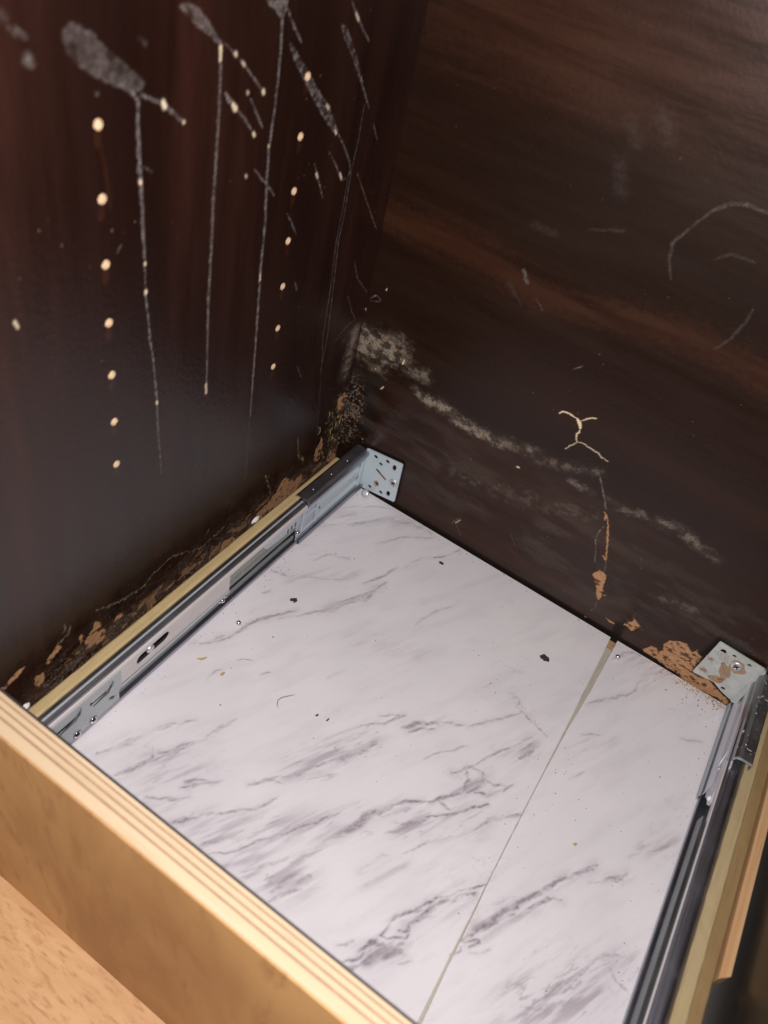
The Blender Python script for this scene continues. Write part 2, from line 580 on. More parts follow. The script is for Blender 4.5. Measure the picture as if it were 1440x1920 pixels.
def grid_axis(lo, hi, dlo, dhi, step, coarse=12):
    a = list(np.arange(lo, dlo, coarse)) + list(np.arange(dlo, dhi, step)) + list(np.arange(dhi, hi, coarse)) + [hi]
    return np.unique(np.round(a, 3))

def pairs(f):
    return [(f[i], f[i + 1]) for i in range(0, len(f), 2)]

def paint_wall(F, marks):
    for kind, w, st, flat in marks:
        p = pairs(flat)
        if kind in ('str', 'smud'):
            F.line('film', p, w * (1.15 if kind == 'str' else 1), st, soft=.45 if kind == 'str' else w * .5, warp=.9 if kind == 'str' else 3.0, breakup=.45 if kind == 'str' else .3, taper=kind == 'str')
        elif kind == 'str2':
            F.line('peel', p, w, st)
        elif kind == 'drip':
            F.line('film', p, w, st, breakup=.75)
        elif kind == 'blob':
            F.line('cream', p, w, st, soft=.45, warp=.3, taper=False)
            F.line('film', p, w * 1.5, st * .7, soft=.5, warp=.3, taper=False)
        elif kind == 'cream':
            F.line('cream', p, w, st, warp=1.0)
        elif kind == 'peel2':
            F.line('peel', p, w, st, warp=1.6)
        elif kind == 'crack':
            F.line('powder', p, w * 2.4, st * .8, soft=.5, warp=5, breakup=.6, taper=False)
            F.line('cream', p, w * .9, st * .35, warp=5, breakup=.8, taper=False)
        elif kind == 'brown':
            F.line('brown', p, w, st, soft=.8)
        elif kind == 'dark':
            F.line('grime_shade', p, w * 2, st, soft=w * .6, warp=w * .5, taper=False)  # dark stains, and the shade painted around the brackets
        elif kind == 'powder':
            wn = F.win(p, w * 2.2)
            if F.A[wn].size == 0: continue
            X = F.A[wn] + F.n1[wn] * w * 1.2; Y = F.B[wn] + F.n2[wn] * w * 1.2
            D, T = dist_line(X, Y, p)
            g = np.exp(-(D / (w * .85)) ** 2)
            tex = fbm(F.A[wn] / 5.5, F.B[wn] / 4.0, 91, 5)
            F.put('powder', wn, np.clip(g * st * (.22 + 1.2 * sstep(.36, .66, tex)), 0, 1))
        elif kind in ('peel', 'peelB', 'film', 'film2'):
            wn = F.win(p, 4)
            if F.A[wn].size == 0: continue
            wp = {'peel': 3.0, 'peelB': 2.2, 'film': 2.0, 'film2': 1.4}[kind]
            X = F.A[wn] + F.n1[wn] * wp; Y = F.B[wn] + F.n2[wn] * wp
            d = sdf_poly(X, Y, p)
            if kind.startswith('peel'):
                m = 1 - sstep(-.3, .3, d)
                hole = sstep(.60, .64, fbm(F.A[wn] / 4.2, F.B[wn] / 2.6, 55, 5))
                m = m * (1 - .85 * hole * (kind == 'peel' or w == 0))
                F.put('peel', wn, m)
            else:
                e = np.exp(-(np.maximum(-d, 0) / 1.0) ** 2) * .55 + .62     # a drying rim
                m = (1 - sstep(-.6, .5, d)) * e
                if kind == 'film2':
                    m = m * (.25 + .95 * sstep(.40, .66, fbm(F.A[wn] / 1.6, F.B[wn] / 1.6, 66, 3)))
                else:
                    m = m * (.25 + 1.0 * sstep(.25, .7, fbm(F.A[wn] / 5, F.B[wn] / 5, 67, 4)))
                F.put('film', wn, m * st)

MARKS = {
 'L': [
  ('film',0,0.25,[-283.2,406.2,-279.2,408.4,-275.0,406.9,-270.0,404.2,-262.4,397.8,-252.8,390.8,-244.0,384.6,-241.7,381.1,-245.7,379.5,-253.2,381.6,-259.0,383.3,-268.6,387.8,-277.5,393.7,-283.3,399.9]),
  ('str',1.9,0.5,[-256.1,383.1,-248.7,378.9,-246.1,375.8,-246.7,366.5,-246.3,354.9,-245.7,342.7,-245.2,335.0,-244.5,316.3,-243.8,299.1]),
  ('drip',1.5,0.5,[-243.8,299.1,-243.6,281.0,-241.3,257.5,-238.0,231.4,-236.0,209.6,-235.3,186.8,-233.6,164.1,-232.2,145.9]),
  ('blob',1.7,0.95,[-245.8,340.2,-245.6,339.2]),
  ('blob',1.2,0.95,[-243.8,298.4,-243.6,297.2]),
  ('blob',1.6,0.95,[-243.5,282.6,-243.4,281.3]),
  ('blob',1.3,0.95,[-236.1,206.7,-235.9,205.0]),
  ('str',1.5,0.5,[-244.1,377.7,-237.9,374.9,-231.0,371.9,-224.5,366.9,-217.8,362.0]),
  ('blob',2.3,0.95,[-231.3,372.5,-230.0,370.9]),
  ('blob',1.3,0.8,[-217.8,362.2,-217.4,361.7]),
  ('film',0,0.32,[-221.6,410.0,-217.1,410.5,-210.5,408.7,-205.2,404.7,-199.5,399.0,-194.0,393.1,-197.4,394.5,-204.8,398.4,-210.1,401.0,-217.0,405.6]),
  ('str',1.8,0.42,[-210.1,401.0,-201.2,397.0,-194.4,392.5,-193.4,385.1,-193.0,364.9,-193.5,344.5,-194.1,316.9,-193.9,295.8,-194.4,259.6,-193.5,230.0,-192.8,210.1,-192.4,190.2]),
  ('blob',1.4,0.95,[-194.1,391.4,-193.9,385.7]),
  ('blob',1.6,0.6,[-192.9,197.8,-192.4,190.2]),
  ('drip',1.1,0.5,[-191.8,392.8,-182.9,386.9,-177.4,382.6,-168.4,375.0,-159.2,366.8]),
  ('blob',1.6,0.9,[-159.5,367.5,-158.9,366.1]),
  ('blob',1.4,0.7,[-183.0,387.4,-182.5,386.5]),
  ('blob',1.2,0.7,[-177.8,383.1,-176.1,381.5]),
  ('film',0,0.5,[-162.6,408.3,-145.9,407.2,-146.1,402.6,-148.5,400.3,-153.5,402.6,-158.1,404.8]),
  ('str',1.8,0.58,[-153.5,402.6,-148.9,399.9,-147.8,383.7,-148.1,357.9,-150.2,336.0,-149.2,316.4,-147.1,291.9,-147.3,264.3,-145.3,217.5,-144.2,182.6,-143.0,144.3]),
  ('drip',1.0,0.25,[-143.0,144.3,-142.4,107.7,-141.0,78.8]),
  ('blob',1.2,0.8,[-147.3,258.9,-146.8,255.1]),
  ('blob',1.1,0.7,[-151.0,338.3,-150.4,337.5]),
  ('str',1.8,0.75,[-189.0,370.4,-184.5,366.0,-180.3,362.3]),
  ('blob',2.2,0.9,[-183.1,364.3,-180.4,361.7]),
  ('str',1.0,0.6,[-180.3,362.3,-172.3,355.2,-164.3,346.4]),
  ('blob',1.4,0.85,[-164.9,347.4,-163.8,345.9]),
  ('drip',1.2,0.6,[-169.2,365.0,-164.0,357.8,-157.3,348.8]),
  ('blob',1.4,0.5,[-172.2,368.6,-171.7,368.1]),
  ('film2',0,0.55,[-141.1,387.3,-137.4,385.7,-129.1,378.4,-120.1,370.1,-110.7,362.0,-97.7,351.6,-82.5,333.8,-85.8,332.6,-96.3,340.9,-108.3,351.7,-121.4,364.9,-133.5,377.0]),
  ('drip',1.3,0.6,[-145.1,403.1,-140.8,397.5,-135.2,391.6,-130.8,387.2]),
  ('str',1.0,0.55,[-82.0,332.2,-72.8,322.4,-62.6,310.2,-60.4,302.8]),
  ('drip',1.0,0.5,[-50.8,300.6,-34.2,280.1,-22.3,265.3,-8.6,249.1]),
  ('blob',2.0,0.6,[-98.9,351.0,-96.5,349.2]),
  ('blob',1.7,0.8,[-86.0,334.5,-84.4,332.6]),
  ('film2',0,0.4,[-95.5,392.7,-89.7,390.9,-79.9,380.6,-71.0,369.8,-62.4,358.4,-66.6,360.5,-79.6,375.0,-90.9,385.7]),
  ('str',0.9,0.6,[-69.6,365.3,-61.4,355.3,-50.3,341.9]),
  ('str',1.0,0.6,[-88.1,403.0,-78.4,393.3,-63.5,381.1]),
  ('blob',1.3,0.7,[-82.2,396.8,-78.4,393.3]),
  ('str',0.8,0.4,[-56.7,344.5,-56.7,324.3,-58.9,304.2,-58.6,274.9,-60.5,256.0,-56.8,217.2,-53.4,174.3,-55.1,139.8]),
  ('str',0.8,0.36,[-61.6,304.8,-61.7,283.2,-63.4,256.9,-60.5,218.6,-60.4,179.7,-53.0,138.7]),
  ('drip',0.8,0.25,[-53.0,138.7,-44.3,77.9,-31.7,5.5]),
  ('drip',1.1,0.5,[-88.8,322.3,-78.8,312.0,-69.4,299.5,-63.6,300.8]),
  ('blob',1.5,0.8,[-72.9,305.6,-69.9,301.4]),
  ('drip',1.1,0.6,[-103.2,318.0,-98.5,309.6,-88.9,293.7]),
  ('blob',1.5,0.75,[-100.0,311.6,-98.2,308.7]),
  ('str',1.1,0.45,[-161.2,327.4,-154.6,320.7,-149.2,316.4,-141.0,307.9]),
  ('blob',1.3,0.5,[-168.5,325.6,-167.9,324.6]),
  ('str',0.8,0.5,[-126.4,293.0,-119.4,284.2,-113.8,276.4]),
  ('str',0.8,0.4,[-41.4,330.7,-32.3,318.9]),
  ('str',0.8,0.4,[-33.4,231.0,-23.9,214.6]),
  ('str',0.7,0.5,[-107.8,239.5,-104.7,232.8]),
  ('drip',1.2,0.35,[-243.3,346.5,-238.3,342.9]),
  ('drip',0.8,0.3,[-261.4,309.0,-258.7,312.6]),
  ('smud',3,0.35,[-299.8,398.5,-298.8,396.6]),
  ('drip',3.2,0.22,[-306.2,408.6,-300.0,405.1]),
  ('smud',3,0.12,[-309.2,413.0,-307.9,411.6]),
  ('smud',2,0.12,[-243.6,398.9,-241.4,397.2]),
  ('blob',1.4,0.6,[-321.4,295.3,-320.3,292.1]),
  ('smud',1.2,0.3,[-268.7,382.3,-268.2,381.5]),
  ('smud',1.5,0.2,[-246.3,384.9,-243.3,381.9]),
  ('brown',2.4,0.28,[-268.5,365.9,-267.8,359.1,-265.7,344.8,-264.7,332.3]),
  ('smud',8,0.24,[-9.4,159.7,-12.6,140.6]),
  ('smud',12,0.16,[-13.0,149.7,-16.8,124.4]),
  ('str',1.2,0.4,[-8.9,158.1,-14.9,144.6,-15.4,138.9]),
  ('str',0.8,0.3,[-14.2,164.5,-25.4,162.2,-29.5,154.0]),
  ('powder',7,0.5,[-9.9,161.3,-11.5,137.2,-13.2,119.6]),
  ('str',0.6,0.5,[-13.4,172.6,-22.3,173.4,-33.5,168.4,-40.4,163.0]),
  ('str',0.6,0.4,[-32.7,201.4,-22.4,184.4,-13.4,172.6]),
  ('str',0.5,0.5,[-30.9,225.9,-21.3,211.4,-2.7,193.8]),
  ('str',0.5,0.5,[-106.1,238.7,-103.8,232.3]),
  ('str',0.5,0.5,[-90.4,163.6,-82.5,149.5]),
  ('peel',0,1,[-305.4,36.7,-296.6,43.9,-295.1,49.1,-292.1,47.9,-290.5,40.4,-286.9,31.1,-288.5,22.8,-294.9,24.0,-301.0,27.7]),
  ('peel',0,1,[-336.5,46.6,-326.1,55.1,-322.5,50.3,-326.0,48.2,-335.1,42.8]),
  ('peel',0,1,[-344.5,42.2,-339.4,38.9,-338.5,30.9,-342.7,27.5,-346.4,34.8]),
  ('peel',0,1,[-308.7,44.4,-306.5,47.4,-306.0,41.5,-308.4,36.7]),
  ('peel',0,1,[-279.1,33.7,-275.6,37.6,-270.2,35.0,-272.6,31.8,-277.1,30.8]),
  ('peel',0,1,[-126.2,17.3,-117.8,25.6,-105.1,26.5,-96.1,31.7,-90.5,37.9,-84.9,44.0,-68.4,28.7,-58.3,30.7,-51.3,23.1,-65.1,11.5,-86.3,13.0,-103.4,15.0,-117.9,13.9]),
  ('peel',0,1,[-166.7,14.2,-163.1,24.4,-149.4,19.3,-145.9,13.5,-154.7,11.8]),
  ('peel',0,1,[-41.7,37.4,-39.2,50.2,-31.7,56.9,-29.2,49.8,-29.5,32.7,-34.5,29.9]),
  ('peel',0,1,[-17.4,22.1,-11.4,28.8,-3.0,22.1,6.3,7.1,-8.6,10.4]),
  ('peel',0,1,[-13.5,79.6,-16.4,90.5,-11.2,91.7,-7.3,77.6]),
  ('peel',0,1,[-15.5,85.4,-16.3,94.0,-6.2,95.4,-1.2,90.3,-7.6,87.8,-3.9,79.2,-11.4,80.7]),
  ('str2',0.9,1,[-7.3,91.0,5.9,85.0]),
  ('str2',0.9,1,[-6.2,87.1,6.3,81.1]),
  ('peel',0,1,[-368.8,55.4,-365.3,56.4,-352.7,60.0,-349.4,58.7,-355.2,54.9,-366.0,51.9]),
  ('crack',0.7,0.8,[-326.1,55.1,-316.2,59.0,-313.7,64.2]),
  ('crack',0.7,0.6,[-294.3,60.2,-273.8,50.8,-251.6,46.1,-239.8,51.6]),
  ('crack',0.6,0.6,[-239.8,51.6,-223.0,55.7,-189.1,38.5,-158.9,42.3]),
  ('crack',0.6,0.7,[-184.4,51.1,-181.9,53.2]),
  ('crack',0.6,0.7,[-113.9,64.6,-106.9,49.0,-103.2,35.2]),
  ('crack',0.5,0.7,[-73.7,81.8,-66.1,55.6]),
  ('crack',0.6,0.6,[-319.6,62.6,-317.8,70.9]),
 ],
 'B': [
  ('powder',13,1.0,[5.7,152.8,20.3,148.6,34.0,154.3]),
  ('powder',9,0.8,[3.9,140.0,18.3,144.6]),
  ('powder',8,0.8,[1.3,152.1,13.7,151.1]),
  ('powder',8,0.45,[13.2,132.9,24.7,129.9]),
  ('powder',7,0.5,[50.7,147.0,65.6,146.1]),
  ('powder',3.6,0.95,[60.8,131.3,66.1,128.1]),
  ('powder',5,1.0,[74.0,126.4,89.8,127.7,107.1,123.7,127.8,121.9]),
  ('powder',4.5,0.7,[111.7,122.9,130.0,123.7,148.5,123.3]),
  ('powder',6,0.45,[148.0,124.5,173.5,131.6]),
  ('powder',5,0.3,[180.2,127.1,227.3,143.1]),
  ('powder',3.5,0.35,[211.3,123.7,230.4,124.5]),
  ('powder',4,0.35,[245.4,125.8,259.5,123.5,272.8,130.0]),
  ('powder',5,0.42,[282.3,129.3,298.5,133.4,316.5,128.5]),
  ('powder',4.5,0.3,[316.5,128.5,333.3,125.9]),
  ('powder',10,0.16,[119.3,71.8,171.3,80.8,239.6,103.0]),
  ('powder',5,0.25,[320.2,64.9,343.6,70.6]),
  ('cream',1.1,1,[45.1,151.4,44.5,146.6]),
  ('cream',1.1,0.9,[20.9,129.6,21.6,128.9]),
  ('cream',1.0,0.8,[14.9,203.7,14.4,201.6]),
  ('cream',1.0,0.9,[-0.8,179.2,0.3,176.4]),
  ('cream',1.4,0.7,[30.2,113.3,32.4,116.9]),
  ('cream',0.8,0.9,[23.5,53.1,23.8,51.8]),
  ('str',0.9,0.45,[2.3,188.5,4.5,191.5,7.7,193.7,11.8,191.6]),
  ('str',0.7,0.35,[2.7,186.6,8.1,188.5,12.0,190.8]),
  ('cream',1.6,0.9,[167.0,111.0,168.9,110.8]),
  ('str',0.6,0.6,[177.0,213.6,182.4,219.4]),
  ('cream',1.1,1,[180.8,175.0,182.1,177.3,185.0,178.8,188.4,178.8,192.1,178.1,194.4,177.9]),
  ('cream',3.0,1,[195.2,177.8,197.5,175.9,199.8,172.1]),
  ('cream',1.0,1,[198.6,178.5,200.8,181.4,203.6,184.0,207.7,186.1]),
  ('cream',1.1,1,[200.3,170.4,200.7,168.0,199.3,165.8,200.4,161.8,202.3,159.6]),
  ('cream',0.7,0.7,[202.1,159.1,200.6,155.9,198.2,153.0,196.7,149.0]),
  ('cream',0.7,0.8,[202.4,159.7,206.8,161.5,211.2,160.5,217.3,159.6,220.6,159.9,223.8,157.6,229.6,157.3]),
  ('str',0.8,0.75,[228.5,142.7,231.3,138.9,236.0,132.0,239.9,125.9,245.7,116.5]),
  ('peel2',1.3,1,[245.3,113.3,248.2,110.8,248.8,106.6]),
  ('peel2',1.3,1,[248.1,112.2,253.1,103.5,257.1,93.9,260.8,83.8,265.0,72.2]),
  ('peel2',1.6,1,[261.3,73.6,265.1,70.6]),
  ('str',0.6,0.6,[265.5,71.0,269.0,60.2]),
  ('drip',0.6,0.8,[250.9,100.4,249.4,92.9,250.1,85.5,254.7,74.2,259.1,61.7]),
  ('peelB',0,1,[261.6,49.9,263.6,54.1,265.7,57.8,269.7,57.2,272.1,55.8,273.9,50.2,274.3,45.2,276.6,38.2,277.7,30.0,276.7,26.4,273.6,32.0,270.3,38.3,266.0,45.5]),
  ('peel2',1.2,1,[279.2,36.7,278.8,34.6]),
  ('drip',0.5,0.8,[276.8,24.6,278.5,17.6,276.4,12.0]),
  ('peel2',1.6,1,[292.7,13.0,298.7,12.5]),
  ('peel2',0.7,1,[289.7,14.1,292.7,13.0]),
  ('peel2',0.8,1,[274.4,2.6,276.0,2.1]),
  ('peelB',0,1,[305.7,17.8,306.8,23.5,310.0,25.6,309.8,30.1,313.2,27.7,317.5,26.1,315.5,20.3,313.7,15.2,309.6,17.3]),
  ('str',0.35,0.5,[310.7,23.9,308.1,34.1]),
  ('str',0.35,0.5,[310.7,23.9,315.1,30.2]),
  ('str',0.35,0.5,[310.7,23.9,301.0,27.1]),
  ('str',0.35,0.5,[310.7,23.9,321.8,23.6]),
  ('peelB',0,1,[330.1,4.5,332.9,9.7,335.0,14.1,338.5,13.2,341.1,9.9,343.5,15.5,340.7,21.0,342.7,27.7,346.6,32.1,351.5,34.2,355.3,35.5,358.2,32.6,362.0,29.9,363.9,34.0,364.5,38.6,365.0,32.7,369.9,30.9,370.5,21.9,371.2,12.6,372.7,11.6,367.6,5.7,361.9,0.8,351.9,0.3,340.4,2.6,332.2,2.3]),
  ('peelB',0,1,[362.2,0.3,367.4,6.3,373.0,11.0,381.3,12.5,388.7,11.6,396.6,7.7,403.9,5.0,409.5,3.9,408.7,-2.2,393.8,-2.1,379.2,-3.2,369.7,-2.5]),
  ('dark',5,0.9,[302.8,13.7,304.9,4.2]),
  ('dark',2.2,0.95,[368.5,29.7,372.3,59.7,383.0,60.6,393.6,59.9]),  # dark rim: right bracket's shadow painted on the panel
  ('dark',3.6,0.95,[373.3,57.6,381.2,58.8,394.1,58.9]),  # thicker painted shadow along the right bracket's top
  ('dark',1.6,0.95,[25.4,48.5,70.7,51.9,72.9,3.9]),  # dark rim: left bracket's shadow painted on the panel
  ('dark',3,0.7,[14.9,58.1,26.8,49.4]),
  ('dark',3,0.6,[34.7,-2.5,71.9,1.2,112.1,1.7]),  # shade below the left bracket, painted in
  ('dark',14,0.75,[8.5,88.7,19.6,111.4,19.2,69.5]),
  ('str',0.6,0.5,[136.7,29.1,131.5,17.3]),
  ('cream',0.9,0.7,[135.0,20.6,138.2,27.2]),
  ('str',0.3,0.5,[135.0,20.6,144.4,9.1]),
  ('str',0.3,0.4,[184.8,42.8,193.2,33.1]),
  ('str',2.0,0.19,[210.3,340.3,214.6,348.7,222.5,355.9,230.8,358.9,243.7,359.0]),
  ('str',1.6,0.17,[210.3,340.3,206.0,331.6,202.1,323.0,204.8,311.5,211.1,301.4]),
  ('str',1.6,0.12,[229.4,323.6,236.8,330.4,250.8,331.4]),
  ('str',1.5,0.13,[263.9,305.7,264.2,296.3,261.3,283.1,256.1,272.3]),
  ('smud',7,0.05,[148.0,375.9,157.4,366.9]),
  ('smud',9,0.05,[165.4,386.4,173.2,377.2]),
  ('smud',8,0.05,[151.7,352.0,159.6,338.4]),
  ('smud',2.2,0.4,[117.1,265.1,121.6,258.8]),
  ('smud',5,0.05,[112.2,297.7,128.8,297.1]),
  ('smud',2,0.07,[149.5,309.6,170.8,317.5]),
  ('smud',2,0.07,[109.5,252.4,122.4,241.2]),
  ('str',1,0.2,[132.1,250.3,139.9,244.5]),
 ],
 'F': [
  ('vein',2.2,0.6,[37.0,-241.2,47.2,-229.6,53.7,-216.7,56.8,-204.6,60.9,-189.6,69.6,-174.2,78.5,-162.3]),
  ('vein',1.2,0.5,[72.3,-177.7,84.8,-162.7,96.7,-146.2,104.5,-122.8,114.4,-101.1]),
  ('vein',2.2,0.5,[99.4,-149.9,104.3,-131.3,114.0,-114.3,117.7,-87.1]),
  ('vein',1.5,0.5,[105.0,-100.9,113.2,-80.1,115.6,-64.0]),
  ('vein',2.6,0.4,[37.8,-73.6,55.6,-51.6,72.8,-27.3]),
  ('vein',1.8,0.45,[88.1,-56.1,102.6,-27.5,122.5,-11.4]),
  ('vein',1.4,0.6,[121.7,-58.5,126.7,-40.6,143.3,-25.3,149.0,-6.7]),
  ('vein',1.2,0.4,[39.5,-38.1,57.8,-14.8,77.9,-3.6,85.3,17.5]),
  ('vein',2,0.3,[75.9,-21.7,98.8,-10.4,123.6,-7.7,131.6,-10.4]),
  ('vein',1.0,0.45,[57.0,-108.7,62.6,-94.3,79.2,-85.9]),
  ('vein',2.0,0.45,[38.9,-143.3,51.1,-138.7,55.6,-128.1]),
  ('vein',1.4,0.4,[60.4,-130.3,77.4,-119.3,91.7,-104.1]),
  ('vein',1.4,0.45,[162.3,-100.6,166.2,-86.9,175.7,-72.1,178.6,-61.0]),
  ('vein',1.0,0.3,[161.6,-109.2,162.3,-100.6]),
  ('vein',1.0,0.5,[94.7,-227.5,98.9,-221.5]),
  ('vein',1.0,0.3,[134.8,-197.1,140.7,-183.5]),
  ('vein',1.2,0.4,[69.0,-255.8,68.0,-246.6,70.5,-242.8]),
  ('vein',1,0.3,[49.1,-106.7,55.8,-98.2]),
  ('vein',0.9,0.5,[47.4,-165.6,50.3,-159.6]),
  ('cloud',16,0.16,[38.8,-46.8,111.4,-3.7]),
  ('cloud',12,0.2,[96.7,-146.2,118.3,-97.6]),
  ('cloud',14,0.14,[55.8,-136.7,89.8,-96.8]),
  ('cloud',16,0.1,[130.3,-156.0,185.9,-130.7]),
  ('vein',1.6,0.6,[85.1,-321.9,88.2,-308.4,92.9,-299.0]),
  ('vein',1.8,0.5,[97.6,-292.3,100.9,-280.8,105.9,-267.8]),
  ('vein',2.0,0.55,[82.9,-319.6,87.4,-310.4]),
  ('vein',1.2,0.4,[68.2,-304.5,79.0,-292.8]),
  ('vein',1.5,0.45,[107.9,-323.9,114.8,-317.2,126.7,-310.4]),
  ('vein',1.6,0.5,[143.4,-299.9,150.1,-289.3,160.8,-283.6]),
  ('vein',1.2,0.45,[172.2,-271.9,187.4,-254.3]),
  ('vein',2.4,0.5,[50.1,-344.4,55.1,-333.4,62.6,-321.6,72.4,-300.3,84.4,-286.0]),
  ('vein',3.2,0.7,[72.3,-347.2,77.4,-336.4,81.2,-326.5,80.4,-323.0]),
  ('vein',2.2,0.55,[82.0,-327.3,88.1,-316.8,92.9,-304.4]),
  ('vein',1.8,0.5,[97.0,-293.8,101.2,-283.0,105.2,-268.4]),
  ('vein',1.6,0.4,[92.1,-303.6,98.6,-292.5]),
  ('vein',2,0.6,[93.5,-336.3,97.5,-332.2]),
  ('vein',2.2,0.6,[108.1,-323.7,115.4,-317.2]),
  ('vein',1.6,0.6,[108.0,-329.2,117.8,-319.9,126.2,-310.0]),
  ('vein',2,0.5,[98.2,-346.5,104.9,-341.2,112.3,-338.0,117.0,-330.5]),
  ('vein',2.6,0.7,[119.0,-350.5,123.5,-345.8,131.1,-337.4]),
  ('vein',2,0.5,[131.1,-337.4,144.3,-323.4,156.3,-310.3,164.3,-294.9]),
  ('vein',1.4,0.6,[152.5,-350.0,162.3,-341.4,170.1,-327.1,182.5,-311.6,190.8,-296.4,202.7,-278.2]),
  ('vein',2.4,0.35,[139.1,-354.3,152.0,-340.9,161.6,-328.8]),
  ('vein',1.4,0.45,[145.7,-297.4,154.2,-285.3,160.6,-276.8]),
  ('vein',1.4,0.4,[179.9,-267.7,187.0,-255.9]),
  ('vein',3.5,0.7,[208.9,-297.5,213.9,-283.7,217.5,-270.7,226.2,-257.4,232.9,-248.2]),
  ('vein',1.8,0.8,[225.1,-259.6,235.1,-243.7,249.4,-229.9,259.9,-217.5]),
  ('vein',4,0.4,[196.7,-323.6,203.3,-306.6,209.4,-294.7]),
  ('vein',5,0.5,[196.2,-344.3,202.3,-330.9,210.3,-322.6]),
  ('vein',3,0.45,[198.1,-349.6,204.8,-340.2,211.6,-330.7]),
  ('vein',2.4,0.35,[174.9,-344.6,184.5,-332.8,196.3,-316.8]),
  ('vein',3,0.5,[162.8,-272.8,175.4,-254.3,186.7,-236.5,195.9,-218.5]),
  ('vein',1.6,0.6,[167.6,-232.2,178.0,-215.9,190.1,-201.2,197.6,-187.0]),
  ('vein',3.2,0.65,[202.9,-195.6,210.4,-185.7,224.0,-171.9]),
  ('vein',2.6,0.6,[208.4,-195.9,213.2,-190.4,221.3,-181.3]),
  ('vein',1.6,0.45,[224.6,-173.0,241.3,-164.3,254.6,-148.6,269.7,-124.3]),
  ('vein',1.2,0.4,[183.8,-199.9,197.6,-187.0]),
  ('vein',1.4,0.4,[228.0,-206.4,239.9,-190.8,248.5,-177.7]),
  ('vein',2,0.75,[250.1,-204.3,255.0,-199.2,258.4,-191.2,268.2,-187.9,271.0,-195.9,268.0,-206.9,261.1,-215.1,252.3,-226.2]),
  ('vein',2.6,0.75,[256.8,-195.5,262.1,-203.0,264.1,-211.4]),
  ('vein',1.6,0.7,[270.9,-193.1,279.3,-192.3,290.2,-183.7]),
  ('vein',2.2,0.65,[270.8,-207.5,279.3,-202.3,286.3,-191.2,290.2,-183.7]),
  ('vein',1.6,0.6,[258.4,-191.2,265.4,-175.0,275.6,-159.0,287.0,-138.6]),
  ('vein',4.5,0.55,[286.0,-161.6,291.8,-149.1]),
  ('vein',1.4,0.8,[251.1,-243.4,263.3,-232.6,274.9,-217.7,282.4,-208.3]),
  ('vein',2.2,0.5,[237.0,-260.8,250.7,-249.0,254.2,-242.4]),
  ('vein',1.8,0.5,[252.8,-227.2,261.8,-229.8]),
  ('vein',3,0.6,[285.9,-224.6,291.4,-216.3,300.5,-205.2,305.4,-200.1]),
  ('vein',2.4,0.45,[233.0,-300.9,236.7,-292.2,243.7,-280.9]),
  ('vein',1.5,0.4,[250.1,-276.0,262.5,-256.7,273.9,-242.9]),
  ('vein',1.6,0.45,[234.5,-270.4,245.6,-256.8]),
  ('vein',1.8,0.85,[306.3,-257.3,298.7,-266.9,290.3,-276.7,282.9,-287.8,274.6,-300.6,267.1,-310.5,265.7,-319.0,265.4,-325.5]),
  ('vein',2.4,0.75,[304.9,-265.8,293.7,-278.7,284.3,-290.2,280.4,-302.9,277.4,-312.6,274.7,-315.6]),
  ('vein',1.4,0.8,[265.4,-325.5,270.7,-323.4,279.6,-316.3,279.8,-313.0]),
  ('vein',2.8,0.85,[258.6,-338.7,263.2,-332.3,273.1,-327.2,279.8,-320.2]),
  ('vein',4.2,0.8,[263.7,-343.0,265.9,-336.4,273.0,-330.3,280.1,-324.2]),
  ('vein',1.5,0.85,[255.8,-350.7,260.3,-344.5,262.5,-337.9]),
  ('vein',1.5,0.85,[258.9,-352.0,264.6,-344.4,270.7,-337.0]),
  ('vein',1,0.5,[284.0,-330.4,289.1,-324.7]),
  ('vein',1.2,0.4,[246.8,-344.2,254.3,-335.7]),
  ('cloud',26,0.28,[165.1,-347.4,201.2,-329.4]),
  ('cloud',18,0.3,[156.9,-271.9,188.7,-219.7]),
  ('cloud',18,0.26,[142.0,-343.8,182.6,-305.3,215.4,-274.9]),
  ('cloud',18,0.3,[243.9,-258.1,280.9,-224.4]),
  ('cloud',12,0.4,[260.4,-218.5,272.5,-188.9]),
  ('cloud',14,0.28,[295.1,-273.0,278.7,-307.4]),
  ('cloud',9,0.4,[264.3,-340.6,276.6,-325.7]),
  ('cloud',18,0.2,[64.4,-331.6,108.8,-312.9,97.7,-337.8]),
  ('cloud',20,0.16,[100.2,-353.8,131.5,-332.1]),
  ('cloud',14,0.26,[272.2,-168.0,287.8,-146.0]),
  ('cloud',12,0.2,[239.2,-303.2,253.2,-280.9]),
  ('vein',2.4,0.75,[312.2,-290.8,316.1,-281.1,324.2,-265.3,333.2,-250.3,339.5,-237.3,346.3,-224.6,356.8,-210.1,365.1,-199.5]),
  ('vein',3.4,0.75,[308.4,-296.5,311.8,-288.2,320.1,-273.3,326.8,-262.3]),
  ('vein',2,0.6,[335.4,-255.0,344.7,-239.8,352.7,-234.9]),
  ('vein',1.4,0.7,[310.1,-296.1,316.8,-290.0,318.3,-291.1,314.4,-296.8]),
  ('vein',3,0.65,[374.4,-202.5,380.5,-196.8,384.0,-192.0]),
  ('vein',1.6,0.5,[364.3,-213.4,374.4,-202.5,383.4,-199.1]),
  ('vein',1.2,0.5,[308.5,-307.6,311.3,-301.9,310.2,-299.9]),
  ('vein',1.5,0.5,[393.5,-165.2,400.5,-157.5,404.7,-150.7]),
  ('vein',1.6,0.3,[383.7,-170.3,390.8,-160.1]),
  ('vein',1.6,0.5,[333.8,-52.6,338.8,-38.4,343.4,-22.4]),
  ('vein',1.8,0.45,[310.3,-81.9,323.3,-64.6,336.3,-45.6]),
  ('vein',1.4,0.4,[344.5,-37.0,348.9,-16.0,352.3,-2.5]),
